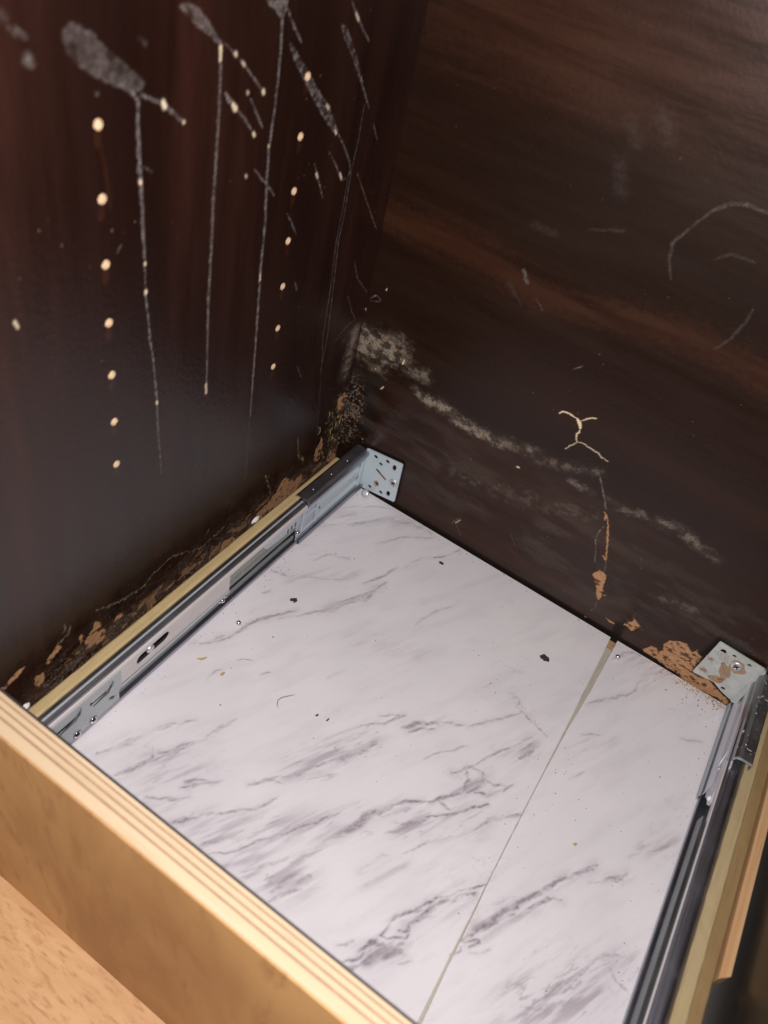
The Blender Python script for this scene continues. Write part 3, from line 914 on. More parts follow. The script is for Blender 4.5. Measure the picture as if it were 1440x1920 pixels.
  ('vein',1.8,0.5,[312.6,-21.7,324.5,-4.2,339.0,-1.1]),
  ('vein',1.2,0.5,[385.8,-61.0,393.0,-57.6,400.6,-51.5]),
  ('vein',1.2,0.4,[322.6,-153.0,330.4,-138.7]),
  ('vein',1.4,0.4,[316.9,-110.7,329.7,-100.9]),
  ('vein',2,0.5,[363.4,-295.2,373.9,-280.7,383.1,-261.3]),
  ('vein',2,0.4,[383.1,-261.3,389.7,-248.9,399.8,-239.8]),
  ('vein',1.4,0.45,[393.5,-253.8,400.6,-258.0,408.6,-259.6]),
  ('vein',2.6,0.4,[356.0,-307.4,370.0,-297.5,379.1,-284.1]),
  ('vein',1.2,0.35,[380.7,-179.6,387.7,-169.6]),
  ('vein',1.4,0.5,[255.4,-114.6,264.7,-113.3,263.3,-120.8]),
  ('vein',1.0,0.6,[269.0,-122.4,281.2,-127.7,295.7,-130.8]),
  ('vein',1.0,0.35,[240.2,-94.0,254.1,-90.8]),
  ('vein',1.0,0.35,[235.4,-124.8,240.1,-114.3]),
  ('vein',2.2,0.35,[222.3,-265.5,230.8,-257.8,240.4,-244.3]),
  ('vein',1.5,0.35,[316.2,-300.2,326.5,-289.9]),
  ('cloud',34,0.36,[358.8,-305.4,385.5,-272.4]),
  ('cloud',18,0.26,[385.1,-261.7,401.9,-245.9]),
  ('cloud',13,0.28,[314.0,-284.7,334.0,-251.9]),
  ('cloud',14,0.2,[389.8,-163.3,406.1,-148.4]),
  ('cloud',20,0.15,[315.6,-15.6,358.0,-4.8]),
  ('cloud',16,0.12,[337.6,-103.0,315.2,-129.7]),
  ('dirt',5,0.5,[258.2,-115.4,285.7,-127.1]),
  ('dirt',4,0.4,[291.7,-248.1,297.9,-247.8]),
  ('dirt',3,0.4,[247.1,-95.0,255.9,-89.3]),
  ('dirt',9,0.5,[363.8,-7.1,399.4,-1.5]),
  ('dirt',4,0.4,[73.5,-321.5,78.9,-318.6]),
 ],
}


# ------------------------------------------------------------------ the cabinet
cab = empty('cabinet', 'dark wood-grain laminate cabinet interior with stained side and back panels', 'cabinet')

# left side panel: faces +x, painted in (y, z)
FL = Field(grid_axis(-388, -.02, -372, -.02, .72), grid_axis(-16, 640, 2, 452, .72))
paint_wall(FL, MARKS['L'])
A, B = FL.A, FL.B
# crazed and flaking laminate along the bottom of the panel
low = np.exp(-np.maximum(B - 22 - 8 * fbm(A / 25, B / 25, 119, 2), 0) / 12) * sstep(-372, -330, A)
ridge = 1 - np.abs(fbm(A / 7, B / 5, 120, 4) - .5) * 2
ridge2 = 1 - np.abs(fbm(A / 3.2, B / 3.2, 130, 3) - .5) * 2
FL.c('powder')[...] = np.maximum(FL.c('powder'), np.clip(low * (sstep(.93, .985, ridge) * .8 + sstep(.94, .99, ridge2) * .5), 0, 1))
FL.c('peel')[...] = np.maximum(FL.c('peel'), .55 * sstep(.63, .67, fbm(A / 9, B / 4.5, 161, 4)) * sstep(.35, .8, low))
FL.c('cream')[...] = np.maximum(FL.c('cream'), .28 * low * sstep(.965, .995, ridge) * sstep(.5, .7, FL.sp))
FL.c('grime_shade')[...] = np.maximum(FL.c('grime_shade'), np.clip(low * .25 * sstep(.3, .6, fbm(A / 9, B / 6, 140, 3)), 0, 1))  # low band darkened for grime and the dull reflection there
FL.c('brown')[...] = np.maximum(FL.c('brown'), np.clip(low * .62 * sstep(.3, .6, fbm(A / 14, B / 9, 150, 4)), 0, 1))
FL.c('powder')[...] = np.maximum(FL.c('powder'), .30 * low * sstep(.25, .7, fbm(A / 11, B / 8, 151, 4)))
# gold flecks in the back corner
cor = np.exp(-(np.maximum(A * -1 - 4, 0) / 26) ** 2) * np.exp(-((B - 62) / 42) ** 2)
FL.c('peel')[...] = np.maximum(FL.c('peel'), .45 * sstep(.65, .71, fbm(A / 1.7, B / 3.4, 160, 3)) * sstep(.35, .7, cor))
FL.c('grime_shade')[...] = np.maximum(FL.c('grime_shade'), np.clip(cor * .8, 0, .6))
FL.c('powder')[...] = np.maximum(FL.c('powder'), .7 * sstep(.63, .68, fbm(A / 1.3, B / 1.6, 170, 2)) * sstep(.2, .6, cor))
# fine scattered specks
FL.c('cream')[...] = np.maximum(FL.c('cream'), .2 * sstep(.985, .995, vnoise(A / 1.2, B / 1.2, 171)) * sstep(.66, .8, fbm(A / 40, B / 40, 172, 2) + .2))
HA = [(-268.8, 369.5 - 32 * i) for i in range(7)]
HB = [(-121.4, 369.5 - 32 * i) for i in range(7)]
R_H = 2.55
drop = np.zeros((A.shape[0] - 1, A.shape[1] - 1), bool)
hx = np.zeros(A.shape); hy = np.zeros(A.shape)
ca = (FL.a[:-1] + FL.a[1:]) / 2; cb = (FL.b[:-1] + FL.b[1:]) / 2
for (y0, z0) in HA + HB:
    wn = FL.win([(y0, z0)], 5)
    D = np.hypot(A[wn] - y0, B[wn] - z0)
    k = np.where(np.abs(D - R_H) < .52, R_H / np.maximum(D, .01), 1)
    hx[wn] += (A[wn] - y0) * (k - 1); hy[wn] += (B[wn] - z0) * (k - 1)
    i0, i1 = wn[0].start, wn[0].stop; j0, j1 = wn[1].start, wn[1].stop
    dd = np.hypot(ca[i0:i1, None] - y0, cb[None, j0:j1] - z0)
    drop[i0:i1, j0:j1] |= dd < R_H - .12
    # faint brown ghost image below every hole, painted into the wall colour
    FL.line('brown', [(y0 - .3, z0 - 3), (y0 - .6, z0 - 8)], 3.6, .3, soft=.8, taper=False)
rel = -0.6 * FL.c('peel') + .12 * np.minimum(FL.c('film') * 2, 1) + .15 * FL.c('cream')
CH = (('marks', ('film', 'peel', 'grime_shade')), ('marks2', ('powder', 'cream', 'brown')))
me = field_mesh('side_panel', FL, lambda a, b: (np.zeros(a.shape), a + hx, b + hy), drop, CH, rel, (1, 0, 0))
side = link('side_panel', me, MAT['side_laminate'], cab)
side['label'] = 'left side panel with dried drips and two columns of shelf-pin holes'
box('panel_core', -16, -5, -388, 0, -16, 640, MAT['core'], side)
box('front_edge', -16, 0, -389.5, -388.05, -16, 640, MAT['plain_laminate'], side)
hole_me = None
for (y0, z0) in HA + HB:
    if hole_me is None:
        h = lathe('pin_hole', [(R_H + .05, 0), (R_H + .05, -2.2), (R_H - .5, -2.6), (.3, -2.7)], (0, 0, 0), (1, 0, 0), MAT['hole_core'], None, 20, False)
        bm = bmesh.new(); bm.from_mesh(h.data)
        top = max(v.co.x for v in bm.verts)
        bmesh.ops.delete(bm, geom=[f for f in bm.faces if all(abs(v.co.x - top) < 1e-6 for v in f.verts)], context='FACES')
        bm.to_mesh(h.data); bm.free()
        hole_me = h.data
        h.parent = side
    else:
        h = h.copy(); C.objects.link(h)
    h.location = (0, y0 * MM, z0 * MM)

# back panel: faces -y, painted in (x, z)
FB = Field(grid_axis(0, 448, 0, 448, .75), grid_axis(-16, 640, -4, 470, .75))
paint_wall(FB, MARKS['B'])
A, B = FB.A, FB.B
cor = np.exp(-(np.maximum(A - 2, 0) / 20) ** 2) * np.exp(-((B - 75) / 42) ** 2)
FB.c('powder')[...] = np.maximum(FB.c('powder'), .8 * sstep(.60, .66, fbm(A / 1.5, B / 1.5, 201, 3)) * sstep(.25, .7, cor))
FB.c('peel')[...] = np.maximum(FB.c('peel'), .35 * sstep(.64, .69, fbm(A / 2.2, B / 2.2, 202, 3)) * sstep(.4, .8, cor))
FB.c('grime_shade')[...] = np.maximum(FB.c('grime_shade'), np.clip(cor * 1.1, 0, .85))
FB.c('grime_shade')[...] = np.maximum(FB.c('grime_shade'), .95 * (1 - sstep(1.5, 5.0, B + FB.n1 * 2)))  # shadow gap behind the boards, painted as a dark line
FB.c('powder')[...] = np.maximum(FB.c('powder'), .13 * sstep(.4, .75, fbm(A / 30, B / 9, 203, 4)) * np.exp(-((B - 75 + .05 * A) / 45) ** 2))
FB.c('cream')[...] = np.maximum(FB.c('cream'), .25 * sstep(.97, .99, vnoise(A / 1.3, B / 1.5, 204)) * sstep(.62, .8, fbm(A / 50, B / 30, 205, 2) + .25) * np.exp(-B / 260))
for pl in ([(-2, 259), (82, 262), (134, 253), (187, 264), (240, 274), (294, 270), (340, 262)],):
    FB.line('brown', pl, 20, .30, soft=9, warp=12, taper=False)
FB.line('brown', [(30, 410), (110, 405), (180, 415), (250, 420)], 60, .35, soft=30, warp=10, taper=False)
rel = -0.6 * FB.c('peel') + .1 * FB.c('film') + .15 * FB.c('cream')
me = field_mesh('back_panel', FB, lambda a, b: (a, np.zeros(a.shape), b), None, CH, rel, (0, -1, 0))
me.flip_normals()
back = link('back_panel', me, MAT['back_laminate'], cab)
back['label'] = 'back panel with powdery arc, cracks and peeled patches'
box('panel_core', -16, 465, 2, 16, -16, 640, MAT['core'], back)
# right side panel and the base under the boards
box('right_panel', 451, 467, -389, -.5, -150, 640, MAT['plain_laminate'], cab)
box('base_panel', 2, 436, -386, -.6, -17, -6.2, MAT['core'], cab)

# ------------------------------------------------------------------ marble-print boards
def seam(pts):
    ys = [p[1] for p in pts][::-1]; xs = [p[0] for p in pts][::-1]
    return lambda y: np.interp(y, ys, xs)
SL = seam([(302.3, -3.6), (303.0, -26.7), (303.8, -74.9), (304.6, -115.3), (305.0, -156), (305.3, -196.7), (305.8, -233), (306.2, -256.4), (306.9, -280), (307.1, -311), (307.6, -332), (308, -350), (308.4, -386)])
SR = seam([(308.7, -2.0), (308.6, -20), (308.1, -71.3), (306.2, -116.9), (305.9, -155), (306.1, -196), (306.5, -232), (306.9, -255.8), (307.9, -275), (308.4, -297), (309.0, -318), (310.4, -346), (312, -386)])

def paint_marble(F):
    # long anisotropic warp makes the painted veins wander like printed ones
    A, B = F.A, F.B
    th = 1.12                                  # the print runs slantwise over the boards
    U = A * math.cos(th) + B * math.sin(th); V = -A * math.sin(th) + B * math.cos(th)
    w1 = (fbm(A / 11, B / 11, 301, 4) - .5); w2 = (fbm(A / 11 + 40, B / 11 + 90, 305, 4) - .5)
    f1 = (fbm(A / 3, B / 3, 311, 3) - .5); f2 = (fbm(A / 3 + 9, B / 3 + 4, 315, 3) - .5)
    wx = w1 * 6 + f1 * 1.6; wy = w2 * 6 + f2 * 1.6
    br = fbm(U / 16, V / 2.8, 321, 5)
    fine = fbm(U / 2.6, V / 1.1, 335, 3)
    cell = np.abs(fbm(A / 6, B / 4, 331, 3) - .5) * 2
    for kind, w, st, flat in MARKS['F']:
        p = pairs(flat)
        wn = F.win(p, w * 2.5 + 6)
        if F.A[wn].size == 0: continue
        X = A[wn] + wx[wn] * min(1, w / 3 + .25); Y = B[wn] + wy[wn] * min(1, w / 3 + .25)
        D, T = dist_line(X, Y, p)
        if kind == 'vein':
            r = w * .74 * (.5 + 1.0 * br[wn]) * (.35 + .65 * np.sin(np.pi * np.clip(T, .03, .97)) ** .6)
            m = (1 - sstep(r * .1, r * 1.4, D)) * (.5 + .6 * sstep(.32, .6, fine[wn])) * (.50 + .65 * sstep(.36, .58, br[wn]))
            halo = np.exp(-(D / (w * 1.9)) ** 2) * .42 * sstep(.3, .6, br[wn])
            F.put('vein', wn, np.clip(m * st * 1.05, 0, 1)); F.put('cloud', wn, halo * st)
        elif kind == 'cloud':
            g = np.exp(-(D / (w * .62)) ** 2)
            tex = sstep(.40, .70, fbm(U[wn] / 30, V[wn] / 3.6, 341, 6))
            thin = sstep(.9, .985, 1 - np.abs(fbm(U[wn] / 26, V[wn] / 4.2, 351, 5) - .5) * 2)
            F.put('cloud', wn, np.clip(g * st * (.45 + 2.0 * tex), 0, .8))
            F.put('vein', wn, np.clip(g * st * 1.7 * thin * sstep(.4, .6, br[wn]), 0, 1))
        else:
            g = np.exp(-(D / (w * .62)) ** 2)
            F.put('dirt', wn, g * st)
    # faint wisps everywhere
    wis = sstep(.965, .995, 1 - np.abs(fbm(U / 26, V / 6, 361, 5) - .5) * 2) * sstep(.52, .66, fbm(A / 30, B / 30, 371, 3))
    F.c('vein')[...] = np.maximum(F.c('vein'), wis * .15)
    F.c('cloud')[...] = np.maximum(F.c('cloud'), .12 * sstep(.45, .8, fbm(U / 36, V / 8, 381, 5)))

def marble_board(name, label, x0f, x1f, nx, y0, y1, thick=3.0):
    ys = np.arange(y0, y1 + .01, .72)
    u = np.linspace(0, 1, nx)
    F = Field(np.linspace(0, 1, nx), ys)
    X0 = x0f(F.B); X1 = x1f(F.B)
    F.A = X0 + (X1 - X0) * F.A
    F.a = F.A.mean(axis=1)
    F.n1 = fbm(F.A / 2.2, F.B / 2.2, 31, 3) - .5; F.n2 = fbm(F.A / 2.2 + 50, F.B / 2.2 + 70, 41, 3) - .5
    paint_marble(F)
    sag = -fbm(F.A / 60, F.B / 60, 401, 2) * .3
    me = field_mesh(name, F, lambda a, b: (a, b, sag), None, (('marks', ('vein', 'cloud', 'dirt')),))
    o = link(name, me, MAT['marble'])
    tag(o, label, 'board')
    # the body below the printed face
    bm = bmesh.new()
    n = 40
    top = []; bot = []
    loop = [(float(x0f(y)) + .05, y) for y in np.linspace(y0, y1, n)] + [(float(x1f(y)) - .05, y) for y in np.linspace(y1, y0, n)]
    T = [bm.verts.new((x, y, -.30)) for x, y in loop]; Bv = [bm.verts.new((x, y, -thick)) for x, y in loop]
    m = len(loop)
    for i in range(m):
        bm.faces.new((T[i], T[(i + 1) % m], Bv[(i + 1) % m], Bv[i]))
    bm.faces.new(T); bm.faces.new(Bv[::-1])
    bmesh.ops.recalc_face_normals(bm, faces=bm.faces)
    from_bm('board_core', bm, MAT['board_edge'], o)
    return o
_sl, _sr = SL, SR
SL = lambda y: _sl(y) + .30 * (fbm(np.asarray(y) / 2.2, np.asarray(y) * 0 + 3, 501, 3) - .5)
SR = lambda y: _sr(y) + .45 * (fbm(np.asarray(y) / 1.8, np.asarray(y) * 0 + 8, 511, 3) - .5)
def right_edge(y):
    return 417.0 + 0 * y
marble_board('marble_board', 'wide white marble-print board between left drawer slide and the seam', lambda y: 30.0 + 0 * y, SL, 380, -386, -3.2)
marble_board('marble_board', 'narrow white marble-print board between the seam and right drawer slide', SR, right_edge, 148, -386, -2.4)
fs = from_bm('gap_strip', box_bm(299, 315, -384, -14, -4.6, -3.15), MAT['cream_core'])
tag(fs, 'cream wooden strip showing through the seam between the two marble-print boards', 'strip')

# ------------------------------------------------------------------ drawer slides
def screw(parent, at, axis, r=3.4, name='screw', mat='screw_zinc'):
    ax = Vector(axis).normalized()
    lathe(name, [(1.4, -5), (1.5, -.4), (r, -.2), (r, .5), (r * .8, 1.15), (r * .35, 1.35), (r * .33, .7)], at, axis, MAT[mat], parent, 24)
    a = ax.orthogonal().normalized(); b = ax.cross(a)
    bm = bmesh.new()
    for d, e in ((a, b), (b, a)):
        c = Vector(at) + ax * 1.0
        L, W = r * .55, r * .13
        vs = []
        for k in (.0, .42):
            for sx, sy in ((-1, -1), (1, -1), (1, 1), (-1, 1)):
                vs.append(bm.verts.new(c + d * L * sx + e * W * sy + ax * k))
        for f in ((0, 3, 2, 1), (4, 5, 6, 7), (0, 1, 5, 4), (1, 2, 6, 5), (2, 3, 7, 6), (3, 0, 4, 7)):
            bm.faces.new([vs[i] for i in f])
    bmesh.ops.recalc_face_normals(bm, faces=bm.faces)
    from_bm('screw_recess', bm, MAT['dark_steel'], parent)

OUTER = [(11.6, 38.8), (11.6, 42.2), (10.6, 43.8), (9.4, 44.0), (8.8, 44.9), (6.4, 45.2), (5.8, 44.6), (5.0, 45.2), (2.4, 44.1), (1.2, 43.4), (0.3, 42.2), (0, 40), (0, 31), (1.8, 29), (1.8, 17), (0, 15), (0, 5), (.3, 2.8), (1.2, .9), (3, 0.1), (8, 0.1), (10.2, .7), (11.6, 2.4), (11.6, 6.0)]

def slide(label, X, s, right):
    """X(u) maps the distance from the mounting side to world x"""
    t = empty('drawer_slide', label, 'drawer slide', (X(6), -180, 0), 'ball-bearing drawer slides')
    xm = lambda u: X(u)
    extrude_y('channel', offset_profile(OUTER, 1.1), -372, -6, MAT['zinc'] if not right else MAT['zinc'], t, xm)
    # greasy lining of the open channel web
    if right:
        prof = [(2.6, 39), (3.4, 34), (5.6, 31), (5.6, 27), (4.2, 25), (4.2, 21), (5.6, 19), (5.6, 14), (3.4, 11), (2.6, 7)]
        extrude_y('inner_rail', offset_profile(prof, -1.0), -372, -100, MAT['greasy'], t, xm)
        extrude_y('ball_retainer', [(8.6, 9.5), (9.4, 9.0), (9.4, 18.5), (8.6, 18.0)], -372, -128, MAT['retainer'], t, xm)
        extrude_y('lip_glint', [(10.4, 41.8), (12.1, 41.6), (12.1, 39), (11.7, 38.4), (10.4, 38.4)], -372, -92, MAT['zinc_rail'], t, xm)  # pale strip paints the bright line along the lip
    else:
        extrude_y('grease_lining', offset_profile([(2, 8), (4.4, 11), (3, 13), (3, 17), (5.0, 19), (5.0, 21.5), (4.2, 22.2), (5.0, 23), (5.0, 27), (3, 29), (3, 35), (2, 39)], -.6), -210, -98, MAT['greasy'], t, xm)
    return t

XL = lambda u: 23.6 + u
XR = lambda u: 422.0 - u

# ---------------- left slide
sl = slide('left drawer slide with clean blue bracket, screwed beside the pale strip', XL, 1, False)
SLEEVE = [(12.0, 40.6), (12.6, 43.8), (11.4, 46.4), (9, 47.2), (0, 47.2), (-2.2, 46.2), (-3.0, 44), (-3.0, 30)]
extrude_y('top_sleeve', offset_profile(SLEEVE, 1.0), -97, -3, MAT['zinc'], sl, XL)
for yy in (-30, -55, -82):
    lathe('dimple', [(.55, -.2), (.55, .25), (.2, .45)], (XL(5), yy, 47.25), (0, 0, 1), MAT['plastic_white'], sl, 10)
extrude_y('bottom_lip', offset_profile([(12.0, 5.5), (12.6, 2.6), (11.4, .2), (9, -.2), (4, -.2)], 1.0), -104, -3, MAT['zinc'], sl, XL)
extrude_y('lip_glint', [(10.2, 43.9), (11.4, 43.2), (12.1, 41.8), (12.1, 39.6), (11.7, 39.2), (11.7, 41.6), (10.9, 43.0)], -372, -98, MAT['zinc_rail'], sl, XL)  # pale strip added as the lip's bright edge line
extrude_y('channel_glint', [(5.2, 45.2), (6.0, 45.55), (6.9, 45.3)], -372, -98, MAT['zinc_end'], sl, XL)  # pale ridge added as a bright streak on the channel top
# blue plate with two pressed ribs
web = [(9.6, 2.2), (9.6, 8.5), (7.4, 11.5), (7.4, 15.5), (9.4, 18.5), (9.4, 25), (7.4, 28), (7.4, 34), (9.8, 36.6), (9.8, 42.8)]
extrude_y('bracket_web', offset_profile(web, .9), -78, -3, MAT['bracket_blue'], sl, XL)
extrude_y('plastic_insert', offset_profile([(9.8, 3), (9.8, 9), (8.8, 11), (8.8, 38), (10.2, 39.5), (10.2, 42)], .9), -105, -78.2, MAT['plastic'], sl, XL)
for y0, y1, z0, z1 in ((-79.5, -77.5, 10, 38), (-101, -99, 14, 36)):
    box('rib', XL(10.0), XL(11.4), y0, y1, z0, z1, MAT['plastic'], sl, .4)
box('rib', XL(10.0), XL(11.2), -98, -82, 27.6, 29.0, MAT['plastic'], sl, .3)
box('rib', XL(10.0), XL(11.0), -98, -64, 34.6, 36.0, MAT['plastic'], sl, .3)
# tongue that reaches along the channel
plate('plastic_tongue', [(-105, 26), (-118, 27.5), (-140, 29), (-149, 30), (-152.5, 33), (-152, 37), (-148, 39.5), (-105, 39.5)],
      [stadium(-138, 34.5, -133, 34.5, .9), stadium(-128, 34, -125, 34, .9)], 1.6, MAT['plastic'], sl, lambda a, b, t: (XL(9.4 + t), a, b))
for yy, zz in ((-112, 31), (-117, 30.6), (-122, 30.4)):
    box('tooth', XL(9.2), XL(11.2), yy - 1.1, yy + 1.1, zz - 2.6, zz + 2.4, MAT['dark_steel'], sl, .3)
lathe('rivet', [(2.3, 0), (2.3, .8), (1.5, 1.7), (.4, 2.0)], (XL(9.8), -76, 24), (1, 0, 0), MAT['chrome'], sl, 18)
sphere('ball', (XL(9.6), -104, 13.6), 2.5, MAT['chrome'], sl)
box('grease_spot', XL(3.1), XL(4.2), -190, -160, 31.6, 33.6, MAT['yellow_grease'], sl, .3)
box('grease_spot', XL(3.1), XL(4.6), -191, -184, 26.5, 31.5, MAT['yellow_grease'], sl, .3)
# inner rail with its slot, groove and toe
plate('inner_rail', [(-318, 19), (-194, 18), (-194, 37.6), (-318, 37.6)], [stadium(-286, 28.4, -264, 29.4, 5.0)], 1.1, MAT['zinc_rail'], sl, lambda a, b, t: (XL(9.0 + t), a, b))
extrude_y('rail_flange', offset_profile([(10.1, 37.7), (8.6, 38.6), (6.4, 40.4), (5.0, 42)], .9), -360, -194, MAT['zinc'], sl, XL)
extrude_y('rail_flange', offset_profile([(10.2, 18.0), (10.0, 15.8), (8.6, 14.0)], .9), -306, -194, MAT['zinc_end'], sl, XL)
extrude_y('ball_retainer', [(7.6, 7.4), (8.8, 7.4), (8.8, 11.6), (7.6, 11.6)], -308, -108, MAT['retainer'], sl, XL)
lathe('slot_stop', [(3.4, 0), (3.4, 2.2), (2.0, 3.2), (.4, 3.4)], (XL(7.4), -277, 28.8), (1, 0, 0), MAT['screw_zinc'], sl, 18)
box('slot_shade', XL(5.0), XL(6.0), -294, -256, 22, 36, MAT['black'], sl)  # black sheet standing for the shade inside the slot
for k, (yy, zz) in enumerate(((-199, 15.6), (-204.5, 14.2), (-201, 11.4))):
    sphere('ball', (XL(9.6), yy, zz), 2.2, MAT['chrome'], sl)
end_holes = [stadium(-330, 28.5, -316, 28.5, 3.4), stadium(-366, 27, -346, 27, 2.6), circ(-321.5, 10.4, 1.0, 10), circ(-339, 12.4, 1.2, 10), circ(-338, 7.4, .9, 10), circ(-352, 8.6, .9, 10), stadium(-316.5, 16, -312.5, 13, 1.5)]
plate('rail_end', [(-368, 4.2), (-309, 4.2), (-309, 15.5), (-306, 18.6), (-306, 37.8), (-368, 37.8)], end_holes, 1.2, MAT['zinc_end'], sl, lambda a, b, t: (XL(10.2 + t), a, b))
box('end_backing', XL(7.8), XL(8.6), -367, -310, 5, 37, MAT['dark_steel'], sl)
box('latch', XL(8.7), XL(10.6), -331, -317, 27, 30.5, MAT['zinc_rail'], sl, .4)
tube('latch_spring', [(XL(11.6), -313, 33.5), (XL(11.8), -315.5, 30.5), (XL(11.8), -318.5, 26.8), (XL(11.8), -331, 25.0)], .8, MAT['dark_steel'], sl)
tube('latch_spring', [(XL(11.6), -340, 34), (XL(11.8), -342, 30), (XL(11.8), -346, 27.2), (XL(11.8), -360, 25.0)], .8, MAT['dark_steel'], sl)
for yy, zz in ((-332, 8.8), (-345.5, 8.4)):
    lathe('rivet', [(2.9, 0), (2.9, .5), (2.3, .6), (1.9, 1.8), (.4, 2.2)], (XL(11.4), yy, zz), (1, 0, 0), MAT['chrome'], sl, 18)
    lathe('rivet_ring', [(3.3, 0), (3.3, .22), (2.9, .24)], (XL(11.42), yy, zz), (1, 0, 0), MAT['dark_steel'], sl, 18)
box('fold', 32.7, 34.4, -9, -2.3, 1.6, 46.6, MAT['bracket_blue'], sl, .5)
# rear bracket plate against the back panel, pierced
LB_OUT = [(32.5, 48.2), (34.5, 48.8), (69.6, 53.0), (71.0, 52.0), (72.9, 8), (72, 6.2), (35.5, 1.2), (33.6, 1.0)]
LB_H = [circ(43.0, 44.6, 2.2, 14, 1, .85), circ(55.6, 46.8, 2.2, 14, 1, .85), circ(49.6, 39.8, 2.1, 14, 1, .8), stadium(63.6, 42.8, 63.8, 45.6, 1.9), stadium(47.2, 31.0, 57.6, 26.0, 1.35),
        circ(50.4, 15.2, 1.9, 14), circ(44.2, 7.6, 2.1, 14, 1, .85), circ(56.8, 8.4, 2.1, 14, 1, .85), stadium(64.4, 10.6, 64.6, 13.2, 1.9)]
plate('end_bracket', LB_OUT, LB_H, 1.1, MAT['bracket_blue'], sl, lambda a, b, t: (a, -3.4 + t, b))
plate('rust_stain', circ(50.2, 15.6, 2.8, 16, 1, 1.25), [circ(50.4, 15.2, 2.0, 12)], .12, MAT['rust_light'], sl, lambda a, b, t: (a, -3.56 + t, b))
box('slot_rust', 51, 60, -2.9, -2.4, 24, 29, MAT['rust'], sl)
screw(sl, (66.8, -3.5, 27.4), (0, -1, 0), 4.4)

# ---------------- right slide
sr = slide('right drawer slide with rust-stained bracket and dusty sleeve, beside the pine strip', XR, -1, True)
SLEEVE_R = [(10.8, 44.5), (11.2, 50.4), (9.6, 52.6), (7, 53.2), (0, 53.2), (-1.0, 52.4), (-1.6, 50), (-1.6, 46.5)]
extrude_y('top_sleeve', offset_profile(SLEEVE_R, 1.0), -94, -3, MAT['zinc_dusty'], sr, XR)
extrude_y('sleeve_rim', offset_profile([(11.2, 49.5), (11.4, 50.8), (9.9, 53.0), (7, 53.6), (-.2, 53.6), (-1.0, 53.0)], .4), -95.6, -93.6, MAT['screw_zinc'], sr, XR)
extrude_y('bottom_lip', offset_profile([(11.8, 6.5), (12.5, 3.2), (11.4, .3), (9, -.1), (4, -.1)], 1.0), -104, -4, MAT['zinc_end'], sr, XR)
web = [(10.4, 3), (10.4, 8.5), (8.0, 13), (8.0, 20), (9.8, 24.5), (9.8, 29), (8.2, 32), (8.2, 38), (10.6, 41), (10.8, 46)]
extrude_y('plastic_insert', offset_profile(web, .9), -100, -2.5, MAT['plastic_right'], sr, XR)
plate('plastic_tongue', [(-100, 10), (-100, 37), (-109, 34), (-110.5, 30), (-113.5, 27), (-119, 24.5), (-119, 20), (-112, 17), (-108, 12)], [circ(-106, 22, 1.0, 10)], 2.0, MAT['plastic_right'], sr, lambda a, b, t: (XR(8.0 + t), a, b))
lathe('plastic_tip', [(2.4, 0), (2.4, 1.2), (1.4, 2.2), (.3, 2.4)], (XR(9.4), -115, 22.4), (-1, 0, 0), MAT['plastic_white'], sr, 16)
tube('plastic_rib', [(XR(10.1), -84, 17), (XR(10.6), -80, 24), (XR(10.4), -74, 31)], .45, MAT['plastic_white'], sr)
tube('plastic_rib', [(XR(9.8), -100, 31), (XR(10.4), -92, 34), (XR(10.2), -84, 32), (XR(10), -78, 27)], .45, MAT['plastic_white'], sr)
lathe('rivet', [(2.0, 0), (2.0, .6), (1.2, 1.4), (.4, 1.5)], (XR(9.2), -84, 20), (-1, 0, 0), MAT['screw_zinc'], sr, 16)
extrude_y('rail_tab', [(10.6, 34.6), (11.3, 34.6), (11.3, 41.4), (10.6, 41.4)], -143, -97, MAT['zinc_rail'], sr, XR)
for yy, zz in ((-255, 9.5), (-246, 15.5), (-238, 9.0), (-130, 12), (-305, 9)):
    lathe('grease_dab', [(1.3, 0), (1.1, .5), (.3, .7)], (XR(8.2), yy, zz), (-1, 0, 0), MAT['zinc_end'], sr, 8)
RB_OUT = [(372.6, 58.7), (374.2, 59.0), (410.0, 57.4), (411.4, 56.4), (408.4, 9.4), (406.8, 9.6), (398, 12.4), (389, 17.2), (372.4, 15.0), (371.2, 16.2)]
RB_H = [circ(379.4, 51.7, 2.4, 16), circ(387.8, 53.3, 1.7, 14, 1, .8), circ(400.6, 52.8, 1.8, 14, 1, .75), circ(375.9, 37.6, 1.9, 14), circ(376.9, 22.9, 2.5, 16), circ(384.2, 19.9, 1.9, 14, 1, .8), circ(392.0, 23.2, .9, 12), circ(397.6, 16.2, 2.0, 14, 1, .8), stadium(385.4, 40.2, 393.4, 29.8, 1.9)]
plate('end_bracket', RB_OUT, RB_H, 1.2, MAT['bracket_stained'], sr, lambda a, b, t: (a, -3.8 + t, b))
def blotch(cx, cz, r, sx, sz, hole, seed, mat='rust_light', off=-3.96, rot=0.0):
    rr = np.random.default_rng(seed)
    ph = rr.random(4) * 6.28
    pts = []
    for i in range(28):
        a = 2 * math.pi * i / 28
        k = r * (1 + .10 * math.sin(2 * a + ph[0]) + .09 * math.sin(3 * a + ph[1]) + .07 * math.sin(5 * a + ph[2]) + .04 * math.sin(9 * a + ph[3]))
        x, z = k * sx * math.cos(a), k * sz * math.sin(a)
        pts.append((cx + x * math.cos(rot) - z * math.sin(rot), cz + x * math.sin(rot) + z * math.cos(rot)))
    plate('rust_stain', pts, [hole] if hole else [], .10, MAT[mat], sr, lambda a, b, t: (a, off + t, b))
MAT['scale_grey'] = plain('pale corrosion bloom', (.42, .40, .37), .9, .1, .3, 900)
blotch(375.9, 37.4, 3.6, 1.1, .95, circ(375.9, 37.6, 2.0, 12), 1, 'scale_grey')
